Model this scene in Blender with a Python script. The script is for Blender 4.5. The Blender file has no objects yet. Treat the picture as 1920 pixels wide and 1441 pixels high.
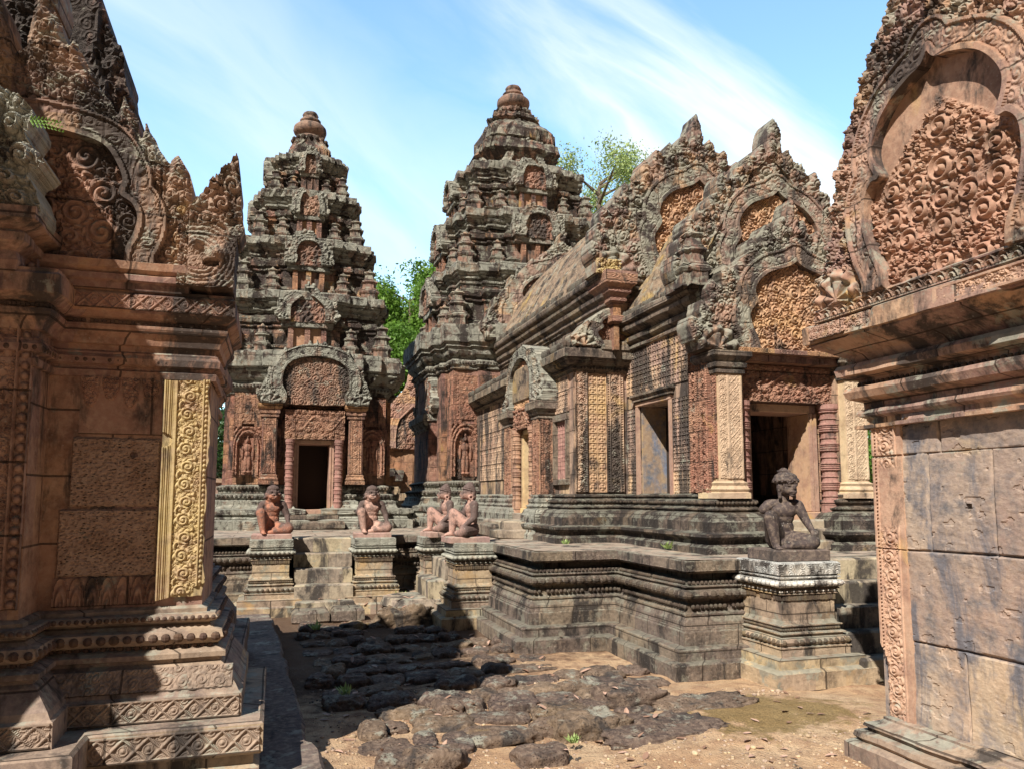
import bpy, math, random
import numpy as np
from mathutils import Vector, Matrix, Euler
R = math.radians
scn = bpy.context.scene
col = scn.collection
# ---------------------------------------------------------------- camera, sky, sun, exposure
cam_data = bpy.data.cameras.new('camera'); cam = bpy.data.objects.new('camera', cam_data); col.objects.link(cam)
cam.location = (0, 0, 1.6); cam.rotation_euler = (R(95.55), 0, -R(17.3))
cam_data.sensor_width = 36; cam_data.lens = 1410 / 1920 * 36; cam_data.shift_y = 72.5 / 1920
cam_data.clip_start = .05; cam_data.clip_end = 2000
scn.camera = cam
SD = Vector((.68, .70, -.98)).normalized()
sun_data = bpy.data.lights.new('sun', 'SUN'); sun_data.energy = 5.0; sun_data.angle = R(.5); sun_data.color = (1, .93, .82)
sun = bpy.data.objects.new('sun', sun_data); col.objects.link(sun)
sun.rotation_euler = SD.to_track_quat('-Z', 'Y').to_euler()
w = bpy.data.worlds.new('World'); scn.world = w; w.use_nodes = True
wt = w.node_tree; wt.nodes.clear()
def wn(t): return wt.nodes.new(t)
sky = wn('ShaderNodeTexSky'); sky.sky_type = 'NISHITA'; sky.sun_disc = False
sky.sun_elevation = R(45); sky.sun_rotation = math.atan2(-SD.x, -SD.y)
sky.air_density = 1.0; sky.dust_density = .6; sky.ozone_density = 1.6
tc = wn('ShaderNodeTexCoord')
def wlink(a, b): wt.links.new(a, b)
def wmath(op, a, b=0., clamp=False):
    n = wn('ShaderNodeMath'); n.operation = op; n.use_clamp = clamp
    for k, v in ((0, a), (1, b)):
        if isinstance(v, (int, float)): n.inputs[k].default_value = v
        else: wlink(v, n.inputs[k])
    return n.outputs[0]
def wdot(v):
    n = wn('ShaderNodeVectorMath'); n.operation = 'DOT_PRODUCT'; n.inputs[1].default_value = v; wlink(tc.outputs['Generated'], n.inputs[0]); return n.outputs['Value']
# thin cirrus drawn out along one wind direction
ws = wdot((.81, -.25, -.5)); wp = wdot((.48, -.15, .86)); wq = wdot((.3, .95, 0))
cb = wn('ShaderNodeCombineXYZ'); wlink(wmath('MULTIPLY', ws, 1.1), cb.inputs[0]); wlink(wmath('MULTIPLY', wp, 3.4), cb.inputs[1]); wlink(wmath('MULTIPLY', wq, 1.0), cb.inputs[2])
cn = wn('ShaderNodeTexNoise'); cn.inputs['Scale'].default_value = 2.1; cn.inputs['Detail'].default_value = 10; cn.inputs['Roughness'].default_value = .55; cn.inputs['Distortion'].default_value = .5; wlink(cb.outputs[0], cn.inputs['Vector'])
def band(c, wd): return wmath('SUBTRACT', 1., wmath('DIVIDE', wmath('ABSOLUTE', wmath('SUBTRACT', wmath('ADD', wp, wmath('MULTIPLY', wmath('SUBTRACT', cn.outputs[0], .5), .5)), c)), wd), True)
bright = wmath('MULTIPLY', wmath('POWER', band(.50, .10), 1.4), wmath('ADD', wmath('MULTIPLY', ws, 2.2), .95, True))
faint = wmath('MULTIPLY', band(.25, .16), .4)
cr = wn('ShaderNodeMapRange'); cr.inputs[1].default_value = .0; cr.inputs[2].default_value = .9; wlink(wmath('MULTIPLY', wmath('MAXIMUM', bright, faint), wmath('ADD', wmath('MULTIPLY', cn.outputs[0], 1.4), .15)), cr.inputs[0])
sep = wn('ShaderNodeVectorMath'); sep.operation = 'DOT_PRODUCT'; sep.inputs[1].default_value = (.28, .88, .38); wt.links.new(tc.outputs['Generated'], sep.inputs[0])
vr = wn('ShaderNodeMapRange'); vr.inputs[1].default_value = .1; vr.inputs[2].default_value = .85; vr.inputs[3].default_value = .2; vr.inputs[4].default_value = 3.9; wt.links.new(sep.outputs['Value'], vr.inputs[0])  # sky gain shaped by direction: raised ahead, dimmed behind to deepen the shade
gm = wn('ShaderNodeVectorMath'); gm.operation = 'MULTIPLY'; gm.inputs[1].default_value = (1.12, 1.28, 1.22); wt.links.new(sky.outputs[0], gm.inputs[0])
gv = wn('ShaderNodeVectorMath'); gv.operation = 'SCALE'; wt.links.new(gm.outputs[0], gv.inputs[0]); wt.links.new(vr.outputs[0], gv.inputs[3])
mx = wn('ShaderNodeMix'); mx.data_type = 'RGBA'; mx.inputs[7].default_value = (14.0, 15, 15.6, 1)
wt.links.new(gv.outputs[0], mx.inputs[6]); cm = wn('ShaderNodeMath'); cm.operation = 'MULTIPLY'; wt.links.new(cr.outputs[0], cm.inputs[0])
vr2 = wn('ShaderNodeMapRange'); vr2.inputs[1].default_value = .0; vr2.inputs[2].default_value = .6; vr2.inputs[3].default_value = .0; vr2.inputs[4].default_value = 1; wt.links.new(sep.outputs['Value'], vr2.inputs[0]); wt.links.new(vr2.outputs[0], cm.inputs[1]); wt.links.new(cm.outputs[0], mx.inputs[0])
bg = wn('ShaderNodeBackground'); bg.inputs[1].default_value = .052
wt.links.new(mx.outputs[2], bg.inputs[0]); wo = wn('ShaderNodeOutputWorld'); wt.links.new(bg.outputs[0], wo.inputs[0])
scn.view_settings.view_transform = 'Standard'; scn.view_settings.look = 'None'; scn.view_settings.exposure = .68; scn.view_settings.gamma = 1
scn.cycles.max_bounces = 5

# ---------------------------------------------------------------- numeric helpers
def hsh(*a):
    x = np.zeros(np.broadcast(*[np.asarray(q) for q in a]).shape, dtype=np.int64)
    for k, q in enumerate(a):
        x = (x * 73856093 + np.asarray(q).astype(np.int64) * (19349663 + 83492791 * k) + 1013904223) & 0x7fffffff
        x = ((x >> 13) ^ x) & 0x7fffffff
        x = (x * 1274126177 + 12345) & 0x7fffffff
    x = ((x >> 15) ^ x) & 0x7fffffff
    return (x % 1000003) / 1000003.0
def vnoise(x, y, z, sd=0):
    xi = np.floor(x); yi = np.floor(y); zi = np.floor(z); fx = x - xi; fy = y - yi; fz = z - zi
    fx = fx * fx * (3 - 2 * fx); fy = fy * fy * (3 - 2 * fy); fz = fz * fz * (3 - 2 * fz)
    r = 0
    for a in (0, 1):
        for b in (0, 1):
            for c in (0, 1):
                wgt = (fx if a else 1 - fx) * (fy if b else 1 - fy) * (fz if c else 1 - fz)
                r = r + wgt * hsh(xi + a, yi + b, zi + c, sd + 0 * xi)
    return r * 2 - 1
def fbm(x, y, z, o=3, sd=0):
    r = 0; a = 1; t = 0
    for k in range(o):
        r = r + a * vnoise(x * 2 ** k, y * 2 ** k, z * 2 ** k, sd + k * 17); t += a; a *= .5
    return r / t
def catmull(P, n=6, closed=False):
    P = np.array(P, float); Q = []
    m = len(P)
    for i in range(m if closed else m - 1):
        g = (lambda k: P[k % m]) if closed else (lambda k: P[min(max(k, 0), m - 1)])
        a, b, c, d = g(i - 1), g(i), g(i + 1), g(i + 2)
        for k in range(n):
            t = k / n
            Q.append(.5 * ((2 * b) + (-a + c) * t + (2 * a - 5 * b + 4 * c - d) * t * t + (-a + 3 * b - 3 * c + d) * t ** 3))
    if not closed: Q.append(P[-1])
    return np.array(Q)
def sdf(S, T, poly):
    """signed distance, positive inside the closed polygon"""
    poly = np.asarray(poly, float); d = np.full(S.shape, 1e9); ins = np.zeros(S.shape, bool)
    for i in range(len(poly)):
        ax, ay = poly[i]; bx, by = poly[(i + 1) % len(poly)]
        ex, ey = bx - ax, by - ay; L = ex * ex + ey * ey + 1e-12
        q = np.clip(((S - ax) * ex + (T - ay) * ey) / L, 0, 1)
        d = np.minimum(d, (S - ax - q * ex) ** 2 + (T - ay - q * ey) ** 2)
        if abs(ey) > 1e-12:
            ins ^= ((T >= min(ay, by)) & (T < max(ay, by)) & (S < ax + (T - ay) * ex / ey))
    d = np.sqrt(d)
    return np.where(ins, d, -d)
# ---- carved patterns, all give 0..1
def cells(S, T, c, jit=.18, sd=0):
    ch = c * .87; J = np.floor(T / ch); best = np.full(S.shape, 1e9); dx = np.zeros(S.shape); dy = np.zeros(S.shape); idh = np.zeros(S.shape); sec = np.full(S.shape, 1e9)
    for dj in (-1, 0, 1):
        jj = J + dj; off = (jj % 2) * .5
        I = np.floor(S / c - off)
        for di in (-1, 0, 1):
            ii = I + di
            h1 = hsh(ii, jj, sd + 0 * ii); h2 = hsh(ii, jj, sd + 5 + 0 * ii)
            cx = (ii + .5 + off + (h1 - .5) * 2 * jit) * c; cy = (jj + .5 + (h2 - .5) * 2 * jit) * ch
            r = np.hypot(S - cx, T - cy); nb = r < best
            sec = np.where(nb, best, np.minimum(sec, r)); dx = np.where(nb, S - cx, dx); dy = np.where(nb, T - cy, dy); idh = np.where(nb, h1, idh); best = np.where(nb, r, best)
    return dx, dy, best, sec, idh
def curl(dx, dy, r, c, sg, k=.25):
    th = np.arctan2(dy, dx)
    arm = .5 + .5 * np.cos(2 * np.pi * (r / (c * k)) - sg * th)
    leaf = np.abs(np.cos(3.5 * th + sg * r / c * 5))
    core = np.exp(-(r / (c * .13)) ** 2)
    rr = r / (c * .5)
    return np.clip(np.where(rr < .74, arm ** .8 * (.95 - .35 * rr) + .12, leaf * np.clip(1.5 - rr, 0, 1) * .95) + core * .8, 0, 1.15)
def foliage(S, T, c, sd=0):
    S0, T0 = S, T; S = S + vnoise(S0 / c * .45, T0 / c * .45, 0 * S0, sd + 31) * c * .5; T = T + vnoise(S0 / c * .45 + 9, T0 / c * .45, 0 * S0, sd + 37) * c * .5
    dx, dy, r, r2, h = cells(S, T, c, .2, sd)
    gap = np.clip((r2 - r) / (c * .16), 0, 1)
    a = curl(dx, dy, r, c, np.where(h > .5, 1., -1.)) * gap ** .5
    return a * (.7 + .45 * h)
def scrolls(S, T, c, sd=0):
    """large coiling stems filled with small curls"""
    a = foliage(S, T, c, sd); b = foliage(S + .3 * c, T, c * .42, sd + 3) * .62; d = foliage(S, T + c, c * .66, sd + 5) * .8
    m = vnoise(S / c * .8, T / c * .8, 0 * S, sd + 50); return np.maximum(np.where(m > -.1, a, d), b)
def packed(S, T, region, rmax, rmin, sd=0, n=2200):
    """mirrored vine scrolls: circles of falling size packed into the region, each one a coiled stem with leaf lobes"""
    rg = random.Random(sd); P = []; x0, x1, y0, y1 = S.min(), S.max(), T.min(), T.max()
    k = 0
    while k < n:
        k += 1; f = k / n; R_ = rmax * (rmin / rmax) ** min(1, f * 1.25) * rg.uniform(.9, 1.1)
        x = rg.uniform(0, x1) if f > .12 else rg.uniform(R_ * .9, max(R_, x1)); y = rg.uniform(y0, y1)
        if f < .06: x = 0.
        if region(np.array([[x]]), np.array([[y]]))[0, 0] < R_ * .7: continue
        if x != 0 and x < R_ * .92: continue
        if any((x - a) ** 2 + (y - b) ** 2 < (.93 * (R_ + c)) ** 2 for a, b, c, _, _ in P): continue
        P.append((x, y, R_, rg.choice((-1, 1)), rg.uniform(0, 6.3)))
    H = .22 * foliage(S, T, rmin * 1.6, sd + 2)
    for (a, b, R_, sg, ph) in P:
        for mir in ((1, -1) if a > 0 else (1,)):
            dx = S - a * mir; dy = T - b; m = (np.abs(dx) < R_ * 1.2) & (np.abs(dy) < R_ * 1.2)
            if not m.any(): continue
            x = dx[m] * mir; y = dy[m]; r = np.hypot(x, y) / R_; th = np.arctan2(y, x)
            turns = 2.15 if R_ > rmin * 1.9 else 1.35
            arm = .5 + .5 * np.cos(2 * np.pi * r * turns - sg * (th + ph)); h = (.12 + .88 * arm ** .8) * (1 - .22 * r) + .5 * np.exp(-(r / .16) ** 2)
            lob = np.abs(np.cos(4.5 * (th + ph) + 3 * r * sg)); out = lob * np.clip((1.14 - r) / .12, 0, 1) * .8
            h = np.where(r > .86, out, h) * (r < 1.14); H[m] = np.maximum(H[m], h)
    return np.clip(H, 0, 1.2)
def vine(S, T, w, sd=0):
    """w = strip width, S across 0..w, T up"""
    c = w * .82; k = np.floor(T / c); best = None
    for dk in (-1, 0, 1):
        kk = k + dk; sg = np.where(kk % 2 > .5, 1., -1.)
        dx = S - (w / 2 + sg * w * .06); dy = T - (kk + .5) * c; r = np.hypot(dx, dy)
        if best is None: best, bx, by, bs = r, dx, dy, sg
        else:
            nb = r < best; bx = np.where(nb, dx, bx); by = np.where(nb, dy, by); bs = np.where(nb, sg, bs); best = np.where(nb, r, best)
    a = curl(bx, by, best, c * .98, bs, .21)
    stem = np.exp(-((S - w / 2 - .38 * w * np.cos(np.pi * T / c)) / (w * .06)) ** 2)
    small = foliage(S, T, w * .3, sd) * .6
    return np.where(best < c * .5, a, np.maximum(small, stem))
def flowers(S, T, c):
    a = (S / c) % 1 - .5; b = (T / c) % 1 - .5; r = np.hypot(a, b); th = np.arctan2(b, a)
    pet = (.5 + .5 * np.cos(4 * th)) * np.exp(-((r - .25) / .12) ** 2) + np.exp(-(r / .1) ** 2)
    edge = np.clip((np.maximum(np.abs(a), np.abs(b)) - .43) / .04, 0, 1) * .8
    cor = np.exp(-((np.abs(a) - .36) ** 2 + (np.abs(b) - .36) ** 2) / .004) * .7
    return np.clip(np.maximum(np.maximum(pet, edge), cor), 0, 1)
def lozenge(S, T, c):
    a = (S / c + T / c) % 1 - .5; b = (S / c - T / c) % 1 - .5
    e = np.clip((np.maximum(np.abs(a), np.abs(b)) - .4) / .06, 0, 1)
    r = np.hypot(a, b); return np.maximum(e, np.exp(-(r / .16) ** 2) + .5 * np.exp(-((r - .28) / .05) ** 2))
def petals(S, T, c, h):
    a = np.abs((S / c) % 1 - .5) * 2; b = T / h
    r = np.hypot(a, b)
    return np.clip(.5 + .5 * np.cos(r * 12), 0, 1) * (r < 1.05) + .2
def beadrow(S, T, c, tc, r):
    a = (S / c) % 1 - .5; return np.sqrt(np.clip(1 - (a * c / r) ** 2 - ((T - tc) / r) ** 2, 0, 1))

# ---------------------------------------------------------------- objects
ORG = {}
def props(o, label=None, cat=None, group=None, kind=None):
    if label: o['label'] = label
    if cat: o['category'] = cat
    if group: o['group'] = group
    if kind: o['kind'] = kind
def thing(name, loc, label, cat, group=None):
    o = bpy.data.objects.new(name, None); col.objects.link(o); o.location = loc; ORG[o] = np.array(loc, float)
    o.empty_display_size = .2; props(o, label, cat, group); return o
class MB:
    def __init__(s): s.v = []; s.n = 0; s.f = []; s.uv = []; s.b = []
    def add(s, V, F, uv=None, blk=.5):
        V = np.asarray(V, float).reshape(-1, 3); s.v.append(V)
        s.uv.append(np.zeros((len(V), 2)) if uv is None else np.asarray(uv, float).reshape(-1, 2))
        F = np.asarray(F, int)
        if F.ndim == 1: F = F.reshape(1, -1)
        s.f.append(F + s.n); s.b.append(np.broadcast_to(np.asarray(blk, float), (len(F),)).copy()); s.n += len(V)
        return s
    def build(s, name, mat, parent=None, smooth=False, label=None):
        me = bpy.data.meshes.new(name); V = np.concatenate(s.v)
        if parent is not None: V = V - ORG[parent]
        me.vertices.add(len(V)); me.vertices.foreach_set('co', V.ravel())
        idx = np.concatenate([f.ravel() for f in s.f]); tot = np.concatenate([np.full(len(f), f.shape[1]) for f in s.f])
        st = np.concatenate([[0], np.cumsum(tot)[:-1]])
        me.loops.add(len(idx)); me.loops.foreach_set('vertex_index', idx.astype(np.int32))
        me.polygons.add(len(tot)); me.polygons.foreach_set('loop_start', st.astype(np.int32)); me.polygons.foreach_set('loop_total', tot.astype(np.int32))
        ul = me.uv_layers.new(name='uv'); ul.data.foreach_set('uv', np.concatenate(s.uv)[idx].ravel())
        at = me.attributes.new('blk', 'FLOAT', 'FACE'); at.data.foreach_set('value', np.concatenate(s.b).astype(np.float32))
        me.polygons.foreach_set('use_smooth', np.full(len(tot), bool(smooth)))
        me.update(); me.validate()
        if smooth == 'angle': me.set_sharp_from_angle(angle=R(40))
        me.materials.append(mat)
        o = bpy.data.objects.new(name, me); col.objects.link(o)
        if parent is not None: o.parent = parent; ORG[o] = ORG[parent]
        else: ORG[o] = np.zeros(3)
        if label: o['label'] = label
        return o
def quads(nr, nc):
    i = np.arange((nr - 1) * (nc - 1)); r = i // (nc - 1); c = i % (nc - 1); a = r * nc + c
    return np.stack([a, a + 1, a + nc + 1, a + nc], 1)
def sweep(mb, poly, prof, step=.09, jit=.006, sd=0, bj=.006, bl=.42, ch=.2, cap=True, capb=False, freq=3.0, shift=(0, 0)):
    P = np.array(poly, float); n = len(P); pr = np.array(prof, float)
    E = np.roll(P, -1, 0) - P; L = np.hypot(E[:, 0], E[:, 1]); nn = np.stack([E[:, 1], -E[:, 0]], 1) / L[:, None]
    npv = np.roll(nn, 1, 0); m = (npv + nn) / (1 + (npv * nn).sum(1))[:, None]
    vl = np.concatenate([[0], np.cumsum(np.hypot(np.diff(pr[:, 0]), np.diff(pr[:, 1])))])
    arc = 0; caps = []; capsb = []
    nz = len(pr)
    for i in range(n):
        A, B = P[i], P[(i + 1) % n]; k = max(1, int(math.ceil(L[i] / step))); t = np.linspace(0, 1, k + 1)
        a = A + pr[:, 0][:, None] * m[i]; b = B + pr[:, 0][:, None] * m[(i + 1) % n]
        G = a[:, None, :] * (1 - t)[None, :, None] + b[:, None, :] * t[None, :, None]
        Z = np.repeat(pr[:, 1][:, None], k + 1, 1); X = G[..., 0]; Y = G[..., 1]
        course = np.floor(Z / ch + .01); ar = arc + t * L[i]
        q = np.floor(ar[None, :] / bl + course * .5); hb = (hsh(q, course, sd + 0 * q) - .5) * 2 * bj
        edge = np.clip(np.minimum(t, 1 - t) * L[i] / step, 0, 1)[None, :]
        dxn = fbm(X * freq, Y * freq, Z * freq, 3, sd) * jit; dyn = fbm(X * freq + 9, Y * freq, Z * freq, 3, sd + 3) * jit; dz = fbm(X * freq, Y * freq + 7, Z * freq, 2, sd + 5) * jit * .6
        V = np.stack([X + dxn + hb * edge * nn[i, 0], Y + dyn + hb * edge * nn[i, 1], Z + dz], -1)
        uv = np.stack([np.repeat(ar[None, :], nz, 0), np.repeat(vl[:, None], k + 1, 1)], -1)
        F = quads(nz, k + 1); fr = F[:, 0] // (k + 1); fc = F[:, 0] % (k + 1)
        bk = hsh(q[fr, fc], course[fr, fc], sd + 3 + 0 * fr)
        mb.add(V.reshape(-1, 3), F, uv.reshape(-1, 2), bk)
        caps.append(V[-1, :-1]); capsb.append(V[0, :-1]); arc += L[i]
    if cap:
        C = np.concatenate(caps); mb.add(C, np.arange(len(C)), C[:, :2], .5)
    if capb:
        C = np.concatenate(capsb)[::-1]; mb.add(C, np.arange(len(C)), C[:, :2], .5)
    return mb
def rect(x0, y0, x1, y1): return [(x0, y0), (x1, y0), (x1, y1), (x0, y1)]
def box(mb, x0, y0, z0, x1, y1, z1, b=.008, **k):
    b = min(b, (x1 - x0) * .3, (y1 - y0) * .3, (z1 - z0) * .3)
    return sweep(mb, rect(x0, y0, x1, y1), [(-b, z0), (0, z0 + b), (0, z1 - b), (-b, z1)], cap=True, capb=True, **k)
def redent(cx, cy, lv):
    """lv: [(w,d),...] from the middle bay outwards; last has w == d"""
    l = [(-a, -d) for a, d in [(lv[-1][0], lv[-1][1])]]
    pts = []
    for i in range(len(lv) - 1, 0, -1):
        pts += [(-lv[i][0], -lv[i][1]), (-lv[i - 1][0], -lv[i][1])] if i == len(lv) - 1 else [(-lv[i][0], -lv[i][1]), (-lv[i - 1][0], -lv[i][1])]
    pts += [(-lv[0][0], -lv[0][1])]
    fr = pts + [(-x, y) for x, y in pts[::-1]]
    out = []
    for q in range(4):
        c, s = [(1, 0), (0, 1), (-1, 0), (0, -1)][q]
        out += [(x * c - y * s + cx, x * s + y * c + cy) for x, y in fr[:-1]]
    o2 = []
    for p in out:
        if not o2 or math.hypot(p[0] - o2[-1][0], p[1] - o2[-1][1]) > 1e-6: o2.append(p)
    return o2
def sph(nu=8, nv=5):
    th = np.linspace(0, 2 * np.pi, nu, endpoint=False); V = [[0, 0, -1]]
    for k in range(1, nv): 
        f = -math.pi / 2 + math.pi * k / nv
        V += [[math.cos(f) * math.cos(a), math.cos(f) * math.sin(a), math.sin(f)] for a in th]
    V.append([0, 0, 1]); q = []; t = []
    for k in range(nv - 2):
        for i in range(nu): a = 1 + k * nu + i; b = 1 + k * nu + (i + 1) % nu; q.append([a, b, b + nu, a + nu])
    for i in range(nu): t.append([0, 1 + (i + 1) % nu, 1 + i]); m = 1 + (nv - 2) * nu; t.append([m + i, m + (i + 1) % nu, 1 + (nv - 1) * nu])
    return np.array(V), np.array(q), np.array(t)
SPV, SPQ, SPT = sph()
CUV = np.array([[x, y, z] for z in (-1, 1) for x, y in ((-1, -1), (1, -1), (1, 1), (-1, 1))], float)
CUQ = np.array([[0, 3, 2, 1], [4, 5, 6, 7], [0, 1, 5, 4], [1, 2, 6, 5], [2, 3, 7, 6], [3, 0, 4, 7]])
def beads(mb, poly, off, z, r, sp, rz=None, cube=False, sd=0, miss=.04, allsides=False):
    P = np.array(poly, float); n = len(P); E = np.roll(P, -1, 0) - P; L = np.hypot(E[:, 0], E[:, 1]); nn = np.stack([E[:, 1], -E[:, 0]], 1) / L[:, None]
    npv = np.roll(nn, 1, 0); m = (npv + nn) / (1 + (npv * nn).sum(1))[:, None]; C = []
    for i in range(n):
        a = P[i] + off * m[i]; b = P[(i + 1) % n] + off * m[(i + 1) % n]; mid = (a + b) / 2
        if not allsides and ((mid * nn[i]).sum() > .4 or (15.5 < mid[1] < 16.2 and .0 < mid[0] < 1.3) or (14.7 < mid[1] < 15.5 and .05 < mid[0] < 1.25 and abs(nn[i, 0]) > .5)): continue
        l = np.hypot(*(b - a)); k = max(1, int(l / sp)); t = (np.arange(k) + .5) / k
        C.append(a[None] + (b - a)[None] * t[:, None])
    if not C: return mb
    C = np.concatenate(C); h = hsh(np.arange(len(C)), sd, 3); C = C[h > miss]; h = h[h > miss]; rz = rz or r
    TV = CUV if cube else SPV
    V = TV[None] * np.array([r, r, rz])[None, None] * (.85 + .25 * h)[:, None, None]
    V = V + np.concatenate([C, np.full((len(C), 1), z)], 1)[:, None, :]
    N = len(C); nv = len(TV); o = (np.arange(N) * nv)[:, None, None]
    if cube: mb.add(V.reshape(-1, 3), (CUQ[None] + o).reshape(-1, 4), None, np.repeat(h, 6))
    else:
        mb.add(V.reshape(-1, 3), (SPQ[None] + o).reshape(-1, 4), None, np.repeat(h, len(SPQ)))
        mb.add(np.zeros((0, 3)), np.zeros((0, 3), int)) if 0 else None
        mb.f.append((SPT[None] + o).reshape(-1, 3) + (mb.n - len(V) * nv)); mb.b.append(np.repeat(h, len(SPT)))
    return mb
def slab(mb, O, U, N, s0, s1, t0, t1, res, height, mask=None, thick=.1, er=.003, back=False, V=(0, 0, 1), blk=None, sd=0):
    O = np.array(O, float); U = np.array(U, float); N = np.array(N, float); V = np.array(V, float)
    nc = max(2, int(round((s1 - s0) / res)) + 1); nr = max(2, int(round((t1 - t0) / res)) + 1)
    S, T = np.meshgrid(np.linspace(s0, s1, nc), np.linspace(t0, t1, nr)); Hh = height(S, T) if callable(height) else np.full(S.shape, float(height))
    if mask is not None:
        M = mask(S, T); gy, gx = np.gradient(M, (t1 - t0) / (nr - 1), (s1 - s0) / (nc - 1)); g2 = gx * gx + gy * gy + 1e-9
        near = np.abs(M) < res * .75; S = np.where(near, S - np.clip(M * gx / g2, -res, res), S); T = np.where(near, T - np.clip(M * gy / g2, -res, res), T)
        inn = M > -res * .75
        keep = inn[:-1, :-1] & inn[1:, :-1] & inn[:-1, 1:] & inn[1:, 1:]
    else: keep = np.ones((nr - 1, nc - 1), bool)
    B = O + S[..., None] * U + T[..., None] * V
    Hh = Hh + fbm(B[..., 0] * 9, B[..., 1] * 9, B[..., 2] * 9, 3, sd) * er * 1.5
    Fp = B + Hh[..., None] * N; Bp = B - thick * N
    Vt = np.concatenate([Fp.reshape(-1, 3), Bp.reshape(-1, 3)]); off = nr * nc
    idx = np.arange(nr * nc).reshape(nr, nc)
    a, b, c, d = idx[:-1, :-1], idx[:-1, 1:], idx[1:, 1:], idx[1:, :-1]
    right = np.dot(np.cross(U, V), N) > 0
    F = [np.stack([a, b, c, d], -1)[keep]]
    kp = np.pad(keep, 1)
    for (dj, di, p, q) in ((0, -1, a, d), (0, 1, c, b), (-1, 0, b, a), (1, 0, d, c)):
        nb = kp[1 + dj:kp.shape[0] - 1 + dj, 1 + di:kp.shape[1] - 1 + di]; e = keep & ~nb
        F.append(np.stack([p[e] , q[e], q[e] + off, p[e] + off], -1)[:, :] if True else None)
    if back: F.append(np.stack([a, d, c, b], -1)[keep] + off)
    F = np.concatenate(F)
    if not right: F = F[:, ::-1]
    used = np.unique(F); mp_ = np.zeros(len(Vt), int); mp_[used] = np.arange(len(used))
    uv = np.concatenate([np.stack([S, T], -1).reshape(-1, 2)] * 2)
    F0 = F[:, 0]; sv = uv[F0]
    bk = blk(sv[:, 0], sv[:, 1]) if callable(blk) else (.5 if blk is None else blk)
    mb.add(Vt[used], mp_[F], uv[used], bk); return mb
def lathe(mb, cx, cy, prof, seg=24, jit=.003, sd=0, sq=0, cap=True):
    pr = np.array(prof, float); th = np.linspace(0, 2 * np.pi, seg, endpoint=False) + np.pi / seg
    X = cx + pr[:, 0][:, None] * np.cos(th); Y = cy + pr[:, 0][:, None] * np.sin(th); Z = np.repeat(pr[:, 1][:, None], seg, 1)
    X = X + fbm(X * 9, Y * 9, Z * 9, 2, sd) * jit; Y = Y + fbm(X * 9 + 4, Y * 9, Z * 9, 2, sd) * jit
    nr = len(pr); i = np.arange((nr - 1) * seg); r = i // seg; c = i % seg; a = r * seg + c; b = r * seg + (c + 1) % seg
    uv = np.stack([np.repeat((th * pr[:, 0].max())[None], nr, 0), Z], -1)
    mb.add(np.stack([X, Y, Z], -1).reshape(-1, 3), np.stack([a, b, b + seg, a + seg], 1), uv.reshape(-1, 2))
    if cap:
        C = np.stack([X[-1], Y[-1], Z[-1]], -1); mb.add(C, np.arange(seg)); C = np.stack([X[0], Y[0], Z[0]], -1)[::-1]; mb.add(C, np.arange(seg))
    return mb

# ---------------------------------------------------------------- materials
class NB:
    def __init__(s, tree): s.t = tree
    def n(s, typ, ins=None, **kw):
        nd = s.t.nodes.new('ShaderNode' + typ)
        for k, v in kw.items(): setattr(nd, k, v)
        for k, v in (ins or {}).items():
            sk = nd.inputs[k]
            if hasattr(v, 'outputs'): s.t.links.new(v.outputs[0], sk)
            elif isinstance(v, bpy.types.NodeSocket): s.t.links.new(v, sk)
            else: sk.default_value = v
        return nd
    def m(s, op, a, b=0., c=None, clamp=False):
        nd = s.n('Math', {0: a, 1: b}, operation=op, use_clamp=clamp)
        if c is not None:
            if isinstance(c, (int, float)): nd.inputs[2].default_value = c
            else: s.t.links.new(c.outputs[0] if hasattr(c, 'outputs') else c, nd.inputs[2])
        return nd
    def ramp(s, f, a, b, inv=False):
        nd = s.n('MapRange', {0: f, 1: a, 2: b, 3: 1. if inv else 0., 4: 0. if inv else 1.}); return nd
    def mix(s, f, a, b, bt='MIX'):
        nd = s.t.nodes.new('ShaderNodeMix'); nd.data_type = 'RGBA'; nd.blend_type = bt
        for k, v in ((0, f), (6, a), (7, b)):
            sk = nd.inputs[k]
            if isinstance(v, bpy.types.NodeSocket): s.t.links.new(v, sk)
            elif hasattr(v, 'outputs'): s.t.links.new(v.outputs[2] if v.bl_idname == 'ShaderNodeMix' else v.outputs[0], sk)
            else: sk.default_value = (v if k == 0 else (tuple(v) + (1,))[:4])
        return nd
    def noise(s, vec, sc, det=4, ro=.55, dist=0, w3=None):
        nd = s.n('TexNoise', {'Vector': vec, 'Scale': sc, 'Detail': det, 'Roughness': ro, 'Distortion': dist}); return nd
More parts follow.
